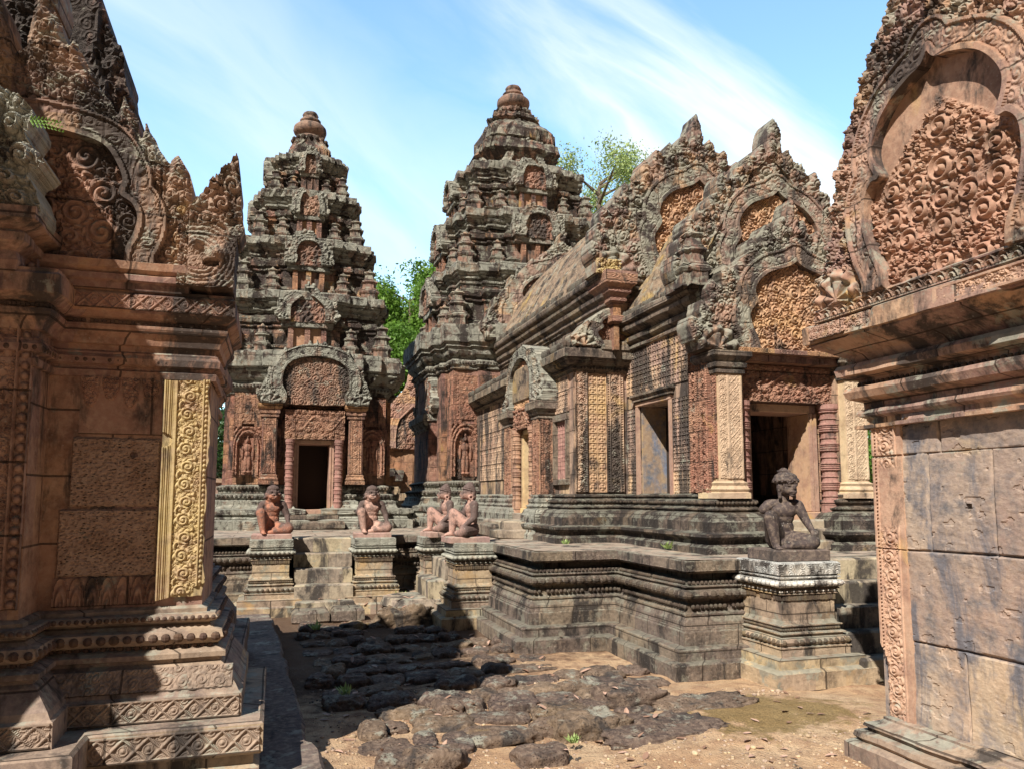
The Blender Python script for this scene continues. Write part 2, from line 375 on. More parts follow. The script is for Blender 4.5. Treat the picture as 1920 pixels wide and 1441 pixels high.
def carve_group():
    g = bpy.data.node_groups.new('carving', 'ShaderNodeTree')
    g.interface.new_socket('UV', in_out='INPUT', socket_type='NodeSocketVector'); g.interface.new_socket('Cell', in_out='INPUT', socket_type='NodeSocketFloat')
    g.interface.new_socket('Height', in_out='OUTPUT', socket_type='NodeSocketFloat')
    b = NB(g); gi = g.nodes.new('NodeGroupInput'); go = g.nodes.new('NodeGroupOutput')
    inv = b.m('DIVIDE', 1., gi.outputs[1]); sc = b.n('VectorMath', {0: gi.outputs[0], 3: inv}, operation='SCALE')
    def layer(src, sub):
        v = b.n('TexVoronoi', {'Vector': src.outputs[0], 'Scale': 1.0, 'Randomness': .45}, voronoi_dimensions='2D', feature='F1')
        loc = b.n('VectorMath', {0: src.outputs[0], 1: v.outputs['Position']}, operation='SUBTRACT')
        xyz = b.n('SeparateXYZ', {0: loc.outputs[0]}); th = b.m('ARCTAN2', xyz.outputs[1], xyz.outputs[0])
        rgb = b.n('SeparateColor', {0: v.outputs['Color']}); sg = b.m('SIGN', b.m('SUBTRACT', rgb.outputs[0], .5))
        ph = b.m('SUBTRACT', b.m('MULTIPLY', v.outputs['Distance'], 2 * math.pi / .2), b.m('MULTIPLY', th, sg))
        arm = b.m('MULTIPLY_ADD', b.m('COSINE', ph), .5, .5)
        fall = b.ramp(v.outputs['Distance'], .36, .6, True)
        h = b.m('MULTIPLY', arm, fall)
        core = b.ramp(v.outputs['Distance'], .03, .16, True)
        return b.m('MULTIPLY', b.m('MAXIMUM', h, core), b.m('MULTIPLY_ADD', rgb.outputs[1], .5, .6))
    a = layer(sc, 0)
    s2 = b.n('VectorMath', {0: sc, 3: 2.6}, operation='SCALE'); c = layer(s2, 1)
    o = b.m('MAXIMUM', a, b.m('MULTIPLY', c, .55)); g.links.new(o.outputs[0], go.inputs[0]); return g
CG = carve_group()
def stone(name, c1=(.36, .15, .09), c2=(.42, .24, .13), c3=(.20, .10, .07), dark=.3, lichen=.2, ochre=.1, carve=0, cell=.12, brick=0, pits=0, och=(.55, .36, .12), lic=(.31, .305, .25), rough=.9, fine=1., seed=0, dk=(.022, .019, .018), pale=.25, joints=0, carved=.022, streak=.35):
    m = bpy.data.materials.new(name); m.use_nodes = True; t = m.node_tree; t.nodes.clear(); b = NB(t)
    geo = b.n('NewGeometry'); pos = b.n('VectorMath', {0: geo.outputs['Position'], 1: (seed * 3.7, seed * 1.3, seed * 2.1)}, operation='ADD')
    uv = b.n('UVMap'); uv.uv_map = 'uv'
    blk = b.n('Attribute'); blk.attribute_name = 'blk'; bf = blk.outputs['Fac']
    n1 = b.noise(pos, .9, 5, .6, .3); n2 = b.noise(pos, 5, 6, .65); n3 = b.noise(pos, 28, 5, .6)
    colr = b.mix(b.ramp(n1, .36, .64), c1, c2)
    colr = b.mix(b.ramp(n2, .47, .66), colr, c3)
    # block to block tint
    hue = b.n('HueSaturation', {'Hue': b.m('MULTIPLY_ADD', bf, .035, .4825), 'Saturation': b.m('MULTIPLY_ADD', bf, .25, .74), 'Value': b.m('MULTIPLY_ADD', bf, .55, .74), 'Color': colr.outputs[2]})
    colr = b.mix(b.ramp(n3, .45, .8), hue, b.mix(.35, hue, (.6, .46, .34)), 'MIX')
    colr = b.mix(b.m('MULTIPLY', b.ramp(b.noise(pos, 13, 7, .75), .52, .68), .55), colr, b.mix(.6, colr, (.04, .03, .025)))
    if ochre > 0:
        no = b.noise(pos, 1.7, 4, .55, .5); thr = .72 - .3 * ochre
        fo = b.m('MULTIPLY', b.ramp(no, thr - .04, thr + .06), b.ramp(n2, .3, .55)); colr = b.mix(b.m('MULTIPLY', fo, .85), colr, och)
    if dark > 0:
        ms = b.n('Mapping', {'Vector': pos.outputs[0], 'Scale': (1, 1, streak)}); nd = b.noise(ms, 3.2, 8, .68, .4); thr = .66 - .32 * dark
        colr = b.mix(b.m('MULTIPLY', b.ramp(nd, thr - .02, thr + .07), .92), colr, b.mix(n3.outputs[0], dk, tuple(3.2 * q for q in dk)))
    nz = b.n('SeparateXYZ', {0: geo.outputs['True Normal']})
    if lichen > 0:
        nl = b.noise(pos, 4.5, 9, .72, .2); up = b.m('MULTIPLY', b.m('MAXIMUM', nz.outputs[2], 0.), .10)
        thr = .68 - .3 * lichen
        fl = b.ramp(b.m('ADD', nl, up), thr - .01, thr + .06)
        colr = b.mix(b.m('MULTIPLY', fl, .8), colr, b.mix(b.noise(pos, 14, 4).outputs[0], tuple(.45 * q for q in lic), tuple(1.35 * q for q in lic)))
    if pale > 0:
        vo = b.n('TexVoronoi', {'Vector': pos.outputs[0], 'Scale': 34., 'Randomness': 1.}, feature='F1')
        fp = b.m('MULTIPLY', b.ramp(vo.outputs['Distance'], .1, .22, True), b.ramp(n2, .48, .62)); colr = b.mix(b.m('MULTIPLY', fp, pale), colr, (.5, .47, .42))
    nb = b.noise(pos, 22, 8, .7); nb2 = b.noise(pos, 90, 4, .6)
    h = b.m('ADD', b.m('MULTIPLY', nb, .008 * fine), b.m('MULTIPLY', nb2, .0035 * fine))
    if carve > 0:
        g = t.nodes.new('ShaderNodeGroup'); g.node_tree = CG; t.links.new(uv.outputs[0], g.inputs[0]); g.inputs[1].default_value = cell
        h = b.m('ADD', h, b.m('MULTIPLY', g, carved * carve))
    if joints > 0:
        ms = b.n('VectorMath', {0: uv.outputs[0], 3: 1.}, operation='SCALE')
        br = b.n('TexBrick', {'Vector': ms, 'Scale': 1., 'Mortar Size': .006, 'Mortar Smooth': .3, 'Brick Width': joints * 2, 'Row Height': joints, 'Color1': (1, 1, 1, 1), 'Color2': (1, 1, 1, 1), 'Mortar': (0, 0, 0, 1)})
        h = b.m('ADD', h, b.m('MULTIPLY', br.outputs[0], .012))
        colr = b.mix(b.m('MULTIPLY', br.outputs['Fac'], .75), colr, (.03, .02, .015))
    if pits > 0:
        sp = b.n('Mapping', {'Vector': pos.outputs[0], 'Scale': (1, 1, 2.2)})
        vo = b.n('TexVoronoi', {'Vector': sp, 'Scale': pits, 'Randomness': 1.}, feature='F1')
        pm = b.ramp(vo.outputs['Distance'], .17, .27); pz = b.m('MAXIMUM', pm, b.ramp(b.noise(pos, 9, 3), .5, .42))
        h = b.m('ADD', h, b.m('MULTIPLY', pz, .02)); colr = b.mix(b.m('MULTIPLY', b.m('SUBTRACT', 1., pz), .75), colr, (.025, .014, .01))
    bp = b.n('Bump', {'Strength': 1., 'Distance': 1., 'Height': h})
    bs = b.n('BsdfPrincipled', {'Base Color': colr.outputs[2], 'Roughness': rough, 'Normal': bp}); bs.inputs['Specular IOR Level'].default_value = .25
    out = b.n('OutputMaterial', {0: bs}); return m
RED = dict(c1=(.34, .135, .08), c2=(.41, .215, .12), c3=(.19, .085, .055))
M = {}
M['red'] = stone('red_sandstone', **RED, dark=.22, lichen=.12, ochre=.12, carve=.8, cell=.1, joints=0.35)
M['red_plain'] = stone('plain_red_sandstone', c1=(.36, .17, .10), c2=(.43, .26, .15), c3=(.22, .11, .075), dark=.2, lichen=.12, ochre=.2, seed=1, joints=0.35)
M['shrine'] = stone('shrine_wall', c1=(.40, .155, .09), c2=(.47, .24, .13), c3=(.19, .085, .055), dark=0.45, lichen=.18, ochre=.18, carve=1., cell=.11, seed=2, joints=0.3)
M['tower'] = stone('tower_stone', c1=(.33, .14, .09), c2=(.38, .21, .13), c3=(.12, .07, .05), dark=0.74, lichen=0.5, ochre=0.25, carve=.9, cell=.16, seed=3, joints=0.24)
M['cornice'] = stone('weathered_cornice', c1=(.22, .145, .11), c2=(.3, .22, .165), c3=(.10, .07, .055), dark=0.64, lichen=0.74, ochre=.04, carve=0.8, cell=.12, seed=4, joints=0.27, lic=(.40, .40, .34))
M['finial'] = stone('finial_stone', c1=(.2, .105, .075), c2=(.25, .15, .105), c3=(.1, .06, .05), dark=.45, lichen=.2, ochre=0, seed=5)
M['pedim'] = stone('pediment_stone', c1=(.29, .145, .095), c2=(.34, .22, .15), c3=(.14, .09, .065), dark=0.62, lichen=0.58, ochre=.08, carve=0, seed=6, joints=0.33)
M['tymp'] = stone('tympanum_stone', c1=(.40, .19, .095), c2=(.46, .27, .13), c3=(.24, .12, .07), dark=.16, lichen=.08, ochre=0.3, seed=7, och=(.5, .31, .15))
M['tympdark'] = stone('dark_tympanum', c1=(.25, .11, .07), c2=(.28, .16, .1), c3=(.12, .07, .05), dark=.5, lichen=.2, ochre=.1, seed=8)
M['terr'] = stone('terrace_stone', c1=(.22, .165, .125), c2=(.33, .25, .185), c3=(.12, .085, .065), dark=0.45, lichen=0.42, ochre=.10, carve=0.5, cell=0.05, seed=9, joints=0.32, lic=(.33, .31, .25))
M['plinth'] = stone('dark_plinth_stone', c1=(.14, .10, .08), c2=(.2, .15, .115), c3=(.08, .06, .048), dark=.66, lichen=.4, ochre=.12, carve=.6, cell=.06, seed=60, joints=.3)
M['terrtop'] = stone('terrace_paving', c1=(.33, .25, .19), c2=(.4, .31, .24), c3=(.16, .12, .09), dark=.4, lichen=.2, ochre=.1, seed=10, joints=.6)
M['ped'] = stone('pedestal_stone', c1=(.42, .29, .18), c2=(.48, .35, .22), c3=(.2, .14, .09), dark=0.32, lichen=0.45, ochre=0.4, carve=0.2, cell=0.05, seed=11, joints=0.3, och=(.52, .33, .15))
M['pedtop'] = stone('lichened_pedestal_cap', c1=(.3, .25, .2), c2=(.36, .34, .29), c3=(.2, .17, .14), dark=0.5, lichen=.75, ochre=0, carve=.5, cell=.1, lic=(.39, .39, .33), seed=12)
M['pedwhite'] = stone('white_crusted_cap', c1=(.5, .45, .4), c2=(.64, .61, .56), c3=(.3, .24, .2), dark=0.52, lichen=0.6, ochre=0, carve=.5, cell=.1, lic=(.6, .6, .57), seed=13)
M['step'] = stone('step_stone', c1=(.32, .25, .18), c2=(.38, .31, .22), c3=(.18, .14, .1), dark=0.5, lichen=.3, ochre=0.15, seed=14, och=(.44, .33, .2))
M['roof'] = stone('roof_stone', c1=(.24, .155, .10), c2=(.33, .235, .145), c3=(.11, .08, .06), dark=0.42, lichen=.25, ochre=.42, och=(.42, .29, .11), fine=4, seed=15, pale=.5, streak=1.0)
M['wing'] = stone('wing_wall_stone', c1=(.40, .235, .155), c2=(.48, .32, .2), c3=(.19, .12, .085), dark=0.58, lichen=.2, ochre=.25, seed=16, streak=.2, joints=0.3, och=(.48, .33, .15))
M['orange'] = stone('orange_panel_stone', c1=(.37, .21, .11), c2=(.44, .28, .14), c3=(.32, .16, .09), dark=0.3, lichen=.05, ochre=0.35, seed=17, och=(.44, .3, .15))
M['pillar'] = stone('pale_pillar_stone', c1=(.50, .34, .22), c2=(.56, .43, .28), c3=(.36, .24, .15), dark=.14, lichen=.05, ochre=.15, seed=18, och=(.58, .45, .25))
M['colon'] = stone('colonnette_stone', c1=(.31, .13, .105), c2=(.34, .17, .14), c3=(.2, .09, .075), dark=.14, lichen=.05, ochre=0, seed=19)
M['smooth'] = stone('smooth_jamb_stone', c1=(.36, .195, .14), c2=(.42, .26, .17), c3=(.28, .15, .115), dark=0.15, lichen=0, ochre=.25, seed=20, fine=.3, pale=0)
M['jambblue'] = stone('blue_stained_jamb', c1=(.24, .17, .12), c2=(.36, .23, .12), c3=(.10, .125, .17), dark=0.4, lichen=0, ochre=.3, seed=23, fine=.3, pale=.2, dk=(.07, .085, .12))
M['ochre'] = stone('ochre_jamb_stone', c1=(.52, .36, .17), c2=(.58, .42, .2), c3=(.4, .26, .13), dark=.06, lichen=0, ochre=.4, seed=21, fine=.4, pale=0)
M['gold'] = stone('gold_lichen_stone', c1=(.40, .28, .10), c2=(.49, .37, .16), c3=(.3, .18, .09), dark=0.36, lichen=.05, ochre=0.4, och=(.46, .36, .16), seed=22, fine=.5)
M['near'] = stone('near_red_stone', c1=(.30, .145, .095), c2=(.37, .21, .14), c3=(.17, .08, .055), dark=0.38, lichen=0.18, ochre=.12, seed=24, fine=.6, joints=0.36)
M['nearbase'] = stone('near_base_stone', c1=(.25, .17, .125), c2=(.31, .225, .165), c3=(.15, .11, .085), dark=0.42, lichen=0.25, ochre=.06, seed=25, fine=.6, joints=0.38)
M['neartop'] = stone('near_weathered_stone', c1=(.25, .13, .085), c2=(.30, .19, .13), c3=(.13, .085, .06), dark=0.5, lichen=0.4, ochre=.1, seed=26, fine=.7, joints=0.3)
M['neardark'] = stone('dark_roof_edge_stone', c1=(.12, .06, .05), c2=(.15, .08, .06), c3=(.07, .045, .035), dark=.6, lichen=.1, ochre=0, seed=27, carve=.6)
M['laterite'] = stone('laterite', c1=(.34, .215, .15), c2=(.42, .27, .19), c3=(.28, .16, .1), dark=0.12, lichen=.08, ochre=.04, pits=36, seed=28, fine=1.5, dk=(.05, .045, .045))
M['rock'] = stone('ground_laterite', c1=(.105, .066, .046), c2=(.165, .108, .075), c3=(.07, .045, .035), dark=0.35, lichen=0.12, ochre=.06, pits=46, seed=29, fine=2.4, pale=.1)
M['rwall'] = stone('smooth_grey_pink_block', c1=(.38, .255, .185), c2=(.38, .305, .235), c3=(.16, .15, .16), dark=0.42, lichen=0.1, ochre=.25, och=(.5, .36, .17), seed=31, fine=.5, pale=.1, dk=(.06, .06, .07), streak=0.28)
M['rcarve'] = stone('carved_pink_stone', c1=(.44, .235, .15), c2=(.48, .30, .19), c3=(.31, .165, .11), dark=.08, lichen=.04, ochre=.12, seed=32, fine=.6, pale=.15)
M['rtop'] = stone('right_pediment_stone', c1=(.34, .165, .11), c2=(.4, .245, .17), c3=(.19, .105, .075), dark=0.5, lichen=0.42, ochre=.1, seed=33, fine=.7, joints=0.34)
M['rtymp'] = stone('right_tympanum_stone', c1=(.36, .175, .11), c2=(.41, .235, .145), c3=(.24, .125, .08), dark=0.26, lichen=.1, ochre=.2, seed=34, fine=.5)
M['statue_dark'] = stone('dark_statue_stone', c1=(.085, .058, .052), c2=(.115, .08, .07), c3=(.055, .04, .037), dark=.3, lichen=.06, ochre=0, seed=35, fine=1.0, pale=0.5, rough=.7)
M['slabdark'] = stone('dark_slab_stone', c1=(.10, .07, .06), c2=(.14, .105, .09), c3=(.07, .05, .045), dark=.3, lichen=.1, ochre=0, seed=36, fine=.4)
M['slabpink'] = stone('pink_slab_stone', c1=(.36, .19, .155), c2=(.4, .25, .2), c3=(.24, .15, .12), dark=.2, lichen=.1, ochre=0, seed=37, fine=.4)
def black():  # near-black colour stands in for the shade inside the rooms
    m = bpy.data.materials.new('painted_interior_shade'); m.use_nodes = True; bs = m.node_tree.nodes['Principled BSDF']; bs.inputs['Base Color'].default_value = (.04, .025, .018, 1); bs.inputs['Roughness'].default_value = .95; return m
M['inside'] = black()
def statue_mat(name, pink, brown, ax):
    """pink replica stone that has weathered grey-brown on the arms, legs, back and top of the head"""
    m = bpy.data.materials.new(name); m.use_nodes = True; t = m.node_tree; t.nodes.clear(); b = NB(t)
    tc = b.n('TexCoord'); p = b.n('SeparateXYZ', {0: tc.outputs['Object']}); nz = b.noise(tc.outputs['Object'], 9, 4)
    e = b.m('ADD', b.m('ABSOLUTE', p.outputs[0]), b.m('MULTIPLY', b.m('SUBTRACT', nz, .5), .12))
    up = b.ramp(b.m('ADD', p.outputs[2], b.m('MULTIPLY', b.m('SUBTRACT', nz, .5), .1)), .52, .57)
    bk = b.ramp(p.outputs[1], .02, .08)
    f = b.m('MAXIMUM', b.m('MAXIMUM', b.m('MULTIPLY', b.ramp(e, ax, ax + .04), b.ramp(p.outputs[1], -.24, -.1)), up), bk)
    c = b.mix(b.m('MULTIPLY', f, .95), b.mix(nz, pink, tuple(.75 * q for q in pink)), brown)
    c = b.mix(b.m('MULTIPLY', b.ramp(b.noise(tc.outputs['Object'], 14, 8, .7), .47, .6), .75), c, (.12, .085, .075)); c = b.mix(b.ramp(b.noise(tc.outputs['Object'], 45, 5), .62, .74), c, (.4, .33, .29))
    h = b.m('MULTIPLY', b.noise(tc.outputs['Object'], 38, 7, .7), .014); bp = b.n('Bump', {'Strength': 1., 'Distance': 1., 'Height': h})
    bs = b.n('BsdfPrincipled', {'Base Color': c.outputs[2], 'Roughness': .85, 'Normal': bp}); b.n('OutputMaterial', {0: bs}); return m
M['monkey1'] = statue_mat('orange_guardian_stone', (.46, .19, .115), (.075, .05, .045), .07)
M['monkey2'] = statue_mat('pale_pink_guardian_stone', (.56, .34, .27), (.07, .048, .042), .08)
M['guard'] = statue_mat('pink_guardian_stone', (.52, .31, .25), (.09, .06, .055), .09)
def leafmat(name, c1, c2, tr=.35):
    m = bpy.data.materials.new(name); m.use_nodes = True; t = m.node_tree; t.nodes.clear(); b = NB(t)
    geo = b.n('NewGeometry'); a = b.n('Attribute'); a.attribute_name = 'blk'
    c = b.mix(a.outputs['Fac'], c1, c2)
    d = b.n('BsdfPrincipled', {'Base Color': c.outputs[2], 'Roughness': .6}); tl = b.n('BsdfTranslucent', {0: c.outputs[2]})
    mxs = b.n('MixShader', {0: tr, 1: d, 2: tl}); b.n('OutputMaterial', {0: mxs}); return m
M['leafb'] = leafmat('bright_leaves', (.06, .16, .018), (.20, .36, .05))
M['leafp'] = leafmat('pale_leaves', (.2, .31, .09), (.46, .56, .22))
M['leafd'] = leafmat('dark_leaves', (.02, .06, .012), (.06, .13, .03))
M['litter'] = leafmat('dry_leaf', (.24, .13, .08), (.52, .34, .26), .1)
M['bark'] = stone('bark', c1=(.12, .09, .06), c2=(.18, .14, .1), c3=(.07, .05, .04), dark=.2, lichen=.2, ochre=0, seed=40)
def ground_mat():
    m = bpy.data.materials.new('sandy_ground'); m.use_nodes = True; t = m.node_tree; t.nodes.clear(); b = NB(t)
    geo = b.n('NewGeometry'); P = geo.outputs['Position']; xyz = b.n('SeparateXYZ', {0: P})
    n1 = b.noise(P, 1.3, 6, .6, .4); n2 = b.noise(P, 7, 8, .65); n3 = b.noise(P, 60, 6, .7)
    c = b.mix(b.ramp(n1, .4, .62), (.50, .32, .19), (.58, .42, .27)); c = b.mix(b.ramp(n2, .45, .7), c, (.32, .19, .12))
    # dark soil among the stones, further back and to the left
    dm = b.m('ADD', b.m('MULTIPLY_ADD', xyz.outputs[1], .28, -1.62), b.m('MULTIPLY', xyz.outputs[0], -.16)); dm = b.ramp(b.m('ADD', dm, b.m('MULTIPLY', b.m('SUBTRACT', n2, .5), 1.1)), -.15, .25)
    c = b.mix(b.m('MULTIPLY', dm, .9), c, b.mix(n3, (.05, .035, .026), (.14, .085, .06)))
    # mossy patch beside the right pedestal
    dx = b.m('MULTIPLY', b.m('SUBTRACT', xyz.outputs[0], 3.55), 1.5); dy = b.m('MULTIPLY', b.m('SUBTRACT', xyz.outputs[1], 4.95), 2.3)
    rr = b.m('SQRT', b.m('ADD', b.m('MULTIPLY', dx, dx), b.m('MULTIPLY', dy, dy)))
    mm = b.ramp(b.m('ADD', rr, b.m('MULTIPLY', b.m('SUBTRACT', b.noise(P, 4, 9, .72), .5), 3.4)), .8, 1.1, True)
    c = b.mix(b.m('MULTIPLY', mm, .75), c, b.mix(b.ramp(n3, .4, .6), (.14, .10, .03), (.27, .195, .075)))
    vo = b.n('TexVoronoi', {'Vector': P, 'Scale': 55., 'Randomness': 1.}, feature='F1'); pb = b.ramp(vo.outputs['Distance'], .15, .4, True)
    c = b.mix(b.m('MULTIPLY', pb, b.m('MULTIPLY', b.ramp(n1, .5, .6), .6)), c, b.mix(b.n('SeparateColor', {0: vo.outputs['Color']}).outputs[0], (.5, .36, .24), (.16, .1, .07)))
    h = b.m('ADD', b.m('MULTIPLY', n3, .02), b.m('ADD', b.m('MULTIPLY', n2, .05), b.m('MULTIPLY', pb, .008)))
    bp = b.n('Bump', {'Strength': 1., 'Distance': 1., 'Height': h}); bs = b.n('BsdfPrincipled', {'Base Color': c.outputs[2], 'Roughness': .95, 'Normal': bp}); bs.inputs['Specular IOR Level'].default_value = .15
    b.n('OutputMaterial', {0: bs}); return m
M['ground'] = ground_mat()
M['gravel'] = stone('gravel', c1=(.38, .26, .16), c2=(.5, .36, .24), c3=(.2, .13, .09), dark=.3, lichen=0, ochre=0, seed=50)
def rel(name, mat, parent, O, U, N, w, h, res, fn, depth=.012, thick=.04, s0=0, label=None, **k):
    mb = MB(); slab(mb, O, U, N, s0, s0 + w, 0, h, res, (lambda S, T: fn(S, T) * depth), k.pop('mask', None), thick, **k); return mb.build(name, mat, parent, label=label)
# pilaster pattern: fillets, beads, vine
def pilaster_fn(w, bead=True, sd=0):
    def f(S, T):
        e = np.minimum(S, w - S); fr = w * .16
        bd = beadrow(T, e, fr * .9, fr * .5, fr * .38)
        return np.where(e < fr * .1, .9, np.where(e < fr, bd * .9, np.where(e < fr * 1.25, 1., vine(S - fr * 1.25, T, w - 2.5 * fr, sd))))
    return f

# ---------------------------------------------------------------- pediment
LOBES = [(.50, 0), (.53, .1), (.6, .2), (.62, .29), (.55, .36), (.52, .4), (.55, .46), (.5, .54), (.36, .62), (.2, .66), (.08, .69), (0, .73)]
OUTER = [(1.0, 0), (1.04, .1), (1.0, .2), (.93, .3), (.84, .42), (.7, .55), (.52, .7), (.3, .84), (.1, .95), (0, 1.0)]
def pediment(name, parent, mat, tmat, C, U, N, W, H, res, thick=.25, bw=.13, cf=.1, tips=6, tiplen=.16, lobes=LOBES, outer=OUTER, depth=.035, sd=0, tdepth=None, tcell=None, naga=True, topleaf=.2, clip=None, extra=(), packs=False, back=True, stepped=False, tymp_top=1.0, tname='tympanum', label=None):
    w2 = W / 2; inner = catmull([(x * w2, y * H) for x, y in lobes], 5); inner = np.concatenate([inner, (inner * [-1, 1])[::-1][1:]])
    outp = np.array([(x * w2, y * H) for x, y in outer]); outp = np.concatenate([outp, (outp * [-1, 1])[::-1][1:]])
    inner_c = np.concatenate([inner, [[-inner[0, 0], -.3 * H], [inner[0, 0], -.3 * H]]]); 
    outc = np.concatenate([outp, [[-outp[0, 0], -.0], [outp[0, 0], -.0]]])
    leaves = []
    oc = np.array([(x * w2, y * H) for x, y in outer]); dl = np.concatenate([[0], np.cumsum(np.hypot(*np.diff(oc, axis=0).T))])
    rg = random.Random(sd)
    for k in range(tips):
        q = dl[-1] * (.12 + .8 * k / max(1, tips - 1)) * 1.0; x = np.interp(q, dl, oc[:, 0]); y = np.interp(q, dl, oc[:, 1])
        for sg in (-1, 1):
            a = math.atan2(1, .42 * (1 - k / tips)); L = tiplen * H * rg.uniform(.85, 1.1)
            if rg.random() < .12: L *= .45
            leaves.append((sg * (x - .01 * w2), y - .06 * H, math.pi - a if sg < 0 else a, L, L * .42))
    leaves.append((0, H * .9, math.pi / 2, topleaf * H + .1 * H, topleaf * H * .42))
    leaves += list(extra)
    def leafsd(S, T, lf):
        x, y, a, L, hw = lf; ca, sa = math.cos(a), math.sin(a); p = (S - x) * ca + (T - y) * sa; q = np.abs(-(S - x) * sa + (T - y) * ca)
        u = np.clip(p / L, 0, 1); return np.minimum(np.minimum(hw * (1 - u ** 1.8) * (.75 + .5 * u) - q, p + .02), L - p) * .8
    def outm(S, T):
        m = sdf(S, T, outc)
        for lf in leaves: m = np.maximum(m, leafsd(S, T, lf))
        m = m + fbm(S * 14, T * 14, 0 * S + sd, 2, sd) * .012
        if clip: m = np.minimum(m, clip(S, T))
        return m
    B = bw * w2
    def fmask(S, T): return np.minimum(outm(S, T), -sdf(S, T, inner_c) + .012)
    def fh(S, T):
        d = -sdf(S, T, inner_c); o = outm(S, T)
        rim = np.clip((d / B) , 0, 1)
        band = .045 + .02 * ((rim < .14) | (rim > .86)) + .014 * foliage(S, T, B * .75, sd + 1) * ((rim > .2) & (rim < .8))
        fo = .004 + depth * foliage(S, T, cf, sd + 2)
        lf_r = np.zeros(S.shape)
        for lf in leaves:
            l = leafsd(S, T, lf); lf_r = np.maximum(lf_r, np.clip(l / .02, 0, 1) * .012 + np.clip(l, 0, .03))
        fo = fo + lf_r * .6
        h = np.where(d < B, band, fo)
        if naga:
            for sg in (-1, 1):
                cx, cy = sg * .83 * w2, .02 * H; rr = np.hypot(S - cx, T - cy); ph = np.arctan2(S - cx, T - cy) * sg; Rn = .2 * w2
                fan = .05 + .03 * np.cos(ph * 9) * np.clip(rr / Rn, 0, 1) + .015 * np.cos(rr / Rn * 16) * (rr > .6 * Rn)
                h = np.where((rr < Rn) & (T > 0), fan, h)
        return h * np.clip(.35 + o / .03, 0, 1)
    hi = H * (1.05 + topleaf); wx = w2 * 1.2
    mb = MB(); slab(mb, C, U, N, -wx, wx, 0, hi, res, fh, fmask, thick, back=back, sd=sd, blk=lambda S, T: hsh(np.floor(S / .33 + np.floor(T / .27) * .5), np.floor(T / .27), sd))
    o = mb.build(name, mat, parent, label=label)
    td = tdepth or depth
    tc_ = tcell or cf
    def field(S, T): return np.minimum(sdf(S, T, inner_c), (H * tymp_top - T - np.abs(S) * .8) * .8) if tymp_top < 1 else sdf(S, T, inner_c)
    def th(S, T):
        if not packs: return -.03 + td * foliage(S, T, tc_, sd + 9)
        g = field(S, T); return -.03 + td * packed(S, T, lambda a, b: field(a, b), tc_ * .52, tc_ * .15, sd) * np.clip(g / .015 + .3, 0, 1)
    mb = MB(); slab(mb, C, U, N, -w2 * .7, w2 * .7, 0, H * .76, res, th, lambda S, T: np.minimum(sdf(S, T, inner_c) + .03, outm(S, T)), thick * .8, sd=sd)
    mb.build(tname, tmat, o); return o
def colonnette(parent, x, y, z0, z1, r, mat, name='colonnette', n=5):
    pr = []; L = z1 - z0; pr += [(r * 1.15, z0), (r * 1.15, z0 + .14 * L)]; a = z0 + .14 * L; b = z1 - .04 * L
    for k in range(n):
        u0 = a + (b - a) * k / n; u1 = a + (b - a) * (k + 1) / n; d = u1 - u0
        for f, q in ((.02, 1.0), (.05, 1.12), (.09, 1.12), (.1, .98), (.14, .98), (.15, 1.16), (.2, 1.16), (.21, 1.0), (.3, .94), (.46, .93), (.47, 1.05), (.53, 1.05), (.54, .93), (.72, .94), (.82, 1.0), (.83, 1.14), (.88, 1.14), (.89, 1.0), (.93, 1.0), (.94, 1.1), (.98, 1.1)): pr.append((r * q, u0 + d * f))
    pr += [(r * 1.18, b), (r * 1.18, z1)]
    mb = MB(); lathe(mb, x, y, pr, 16, .003); return mb.build(name, mat, parent)

# ---------------------------------------------------------------- the setting: ground
mb = MB()
def gheight(X, Y):
    h = fbm(X * .9, Y * .9, 0 * X, 4, 3) * .05 + fbm(X * 4, Y * 4, 0 * X, 3, 8) * .018
    h = h + .05 * np.exp(-(((X - 3.6) / .8) ** 2 + ((Y - 4.9) / .5) ** 2))
    return h - .03
gx = np.linspace(-4, 10, 350); gy = np.linspace(.5, 14, 340); GX, GY = np.meshgrid(gx, gy); GZ = gheight(GX, GY)
e = np.minimum(np.minimum(GX + 4, 10 - GX), np.minimum(GY - .5, 14 - GY)); GZ = GZ * np.clip(e / 1., 0, 1) 
mb.add(np.stack([GX, GY, GZ], -1).reshape(-1, 3), quads(340, 350))
# outer ring out to the horizon
ix = [-900, -200, -40, -4, 10, 40, 200, 900]; iy = [-900, -200, -40, .5, 14, 40, 200, 900]
V = [(x, y, 0) for y in iy for x in ix]; F = [[j * 8 + i, j * 8 + i + 1, (j + 1) * 8 + i + 1, (j + 1) * 8 + i] for j in range(7) for i in range(7) if not (i == 3 and j == 3)]
mb.add(V, F)
o = mb.build('ground', M['ground'], smooth=True); props(o, kind='structure')

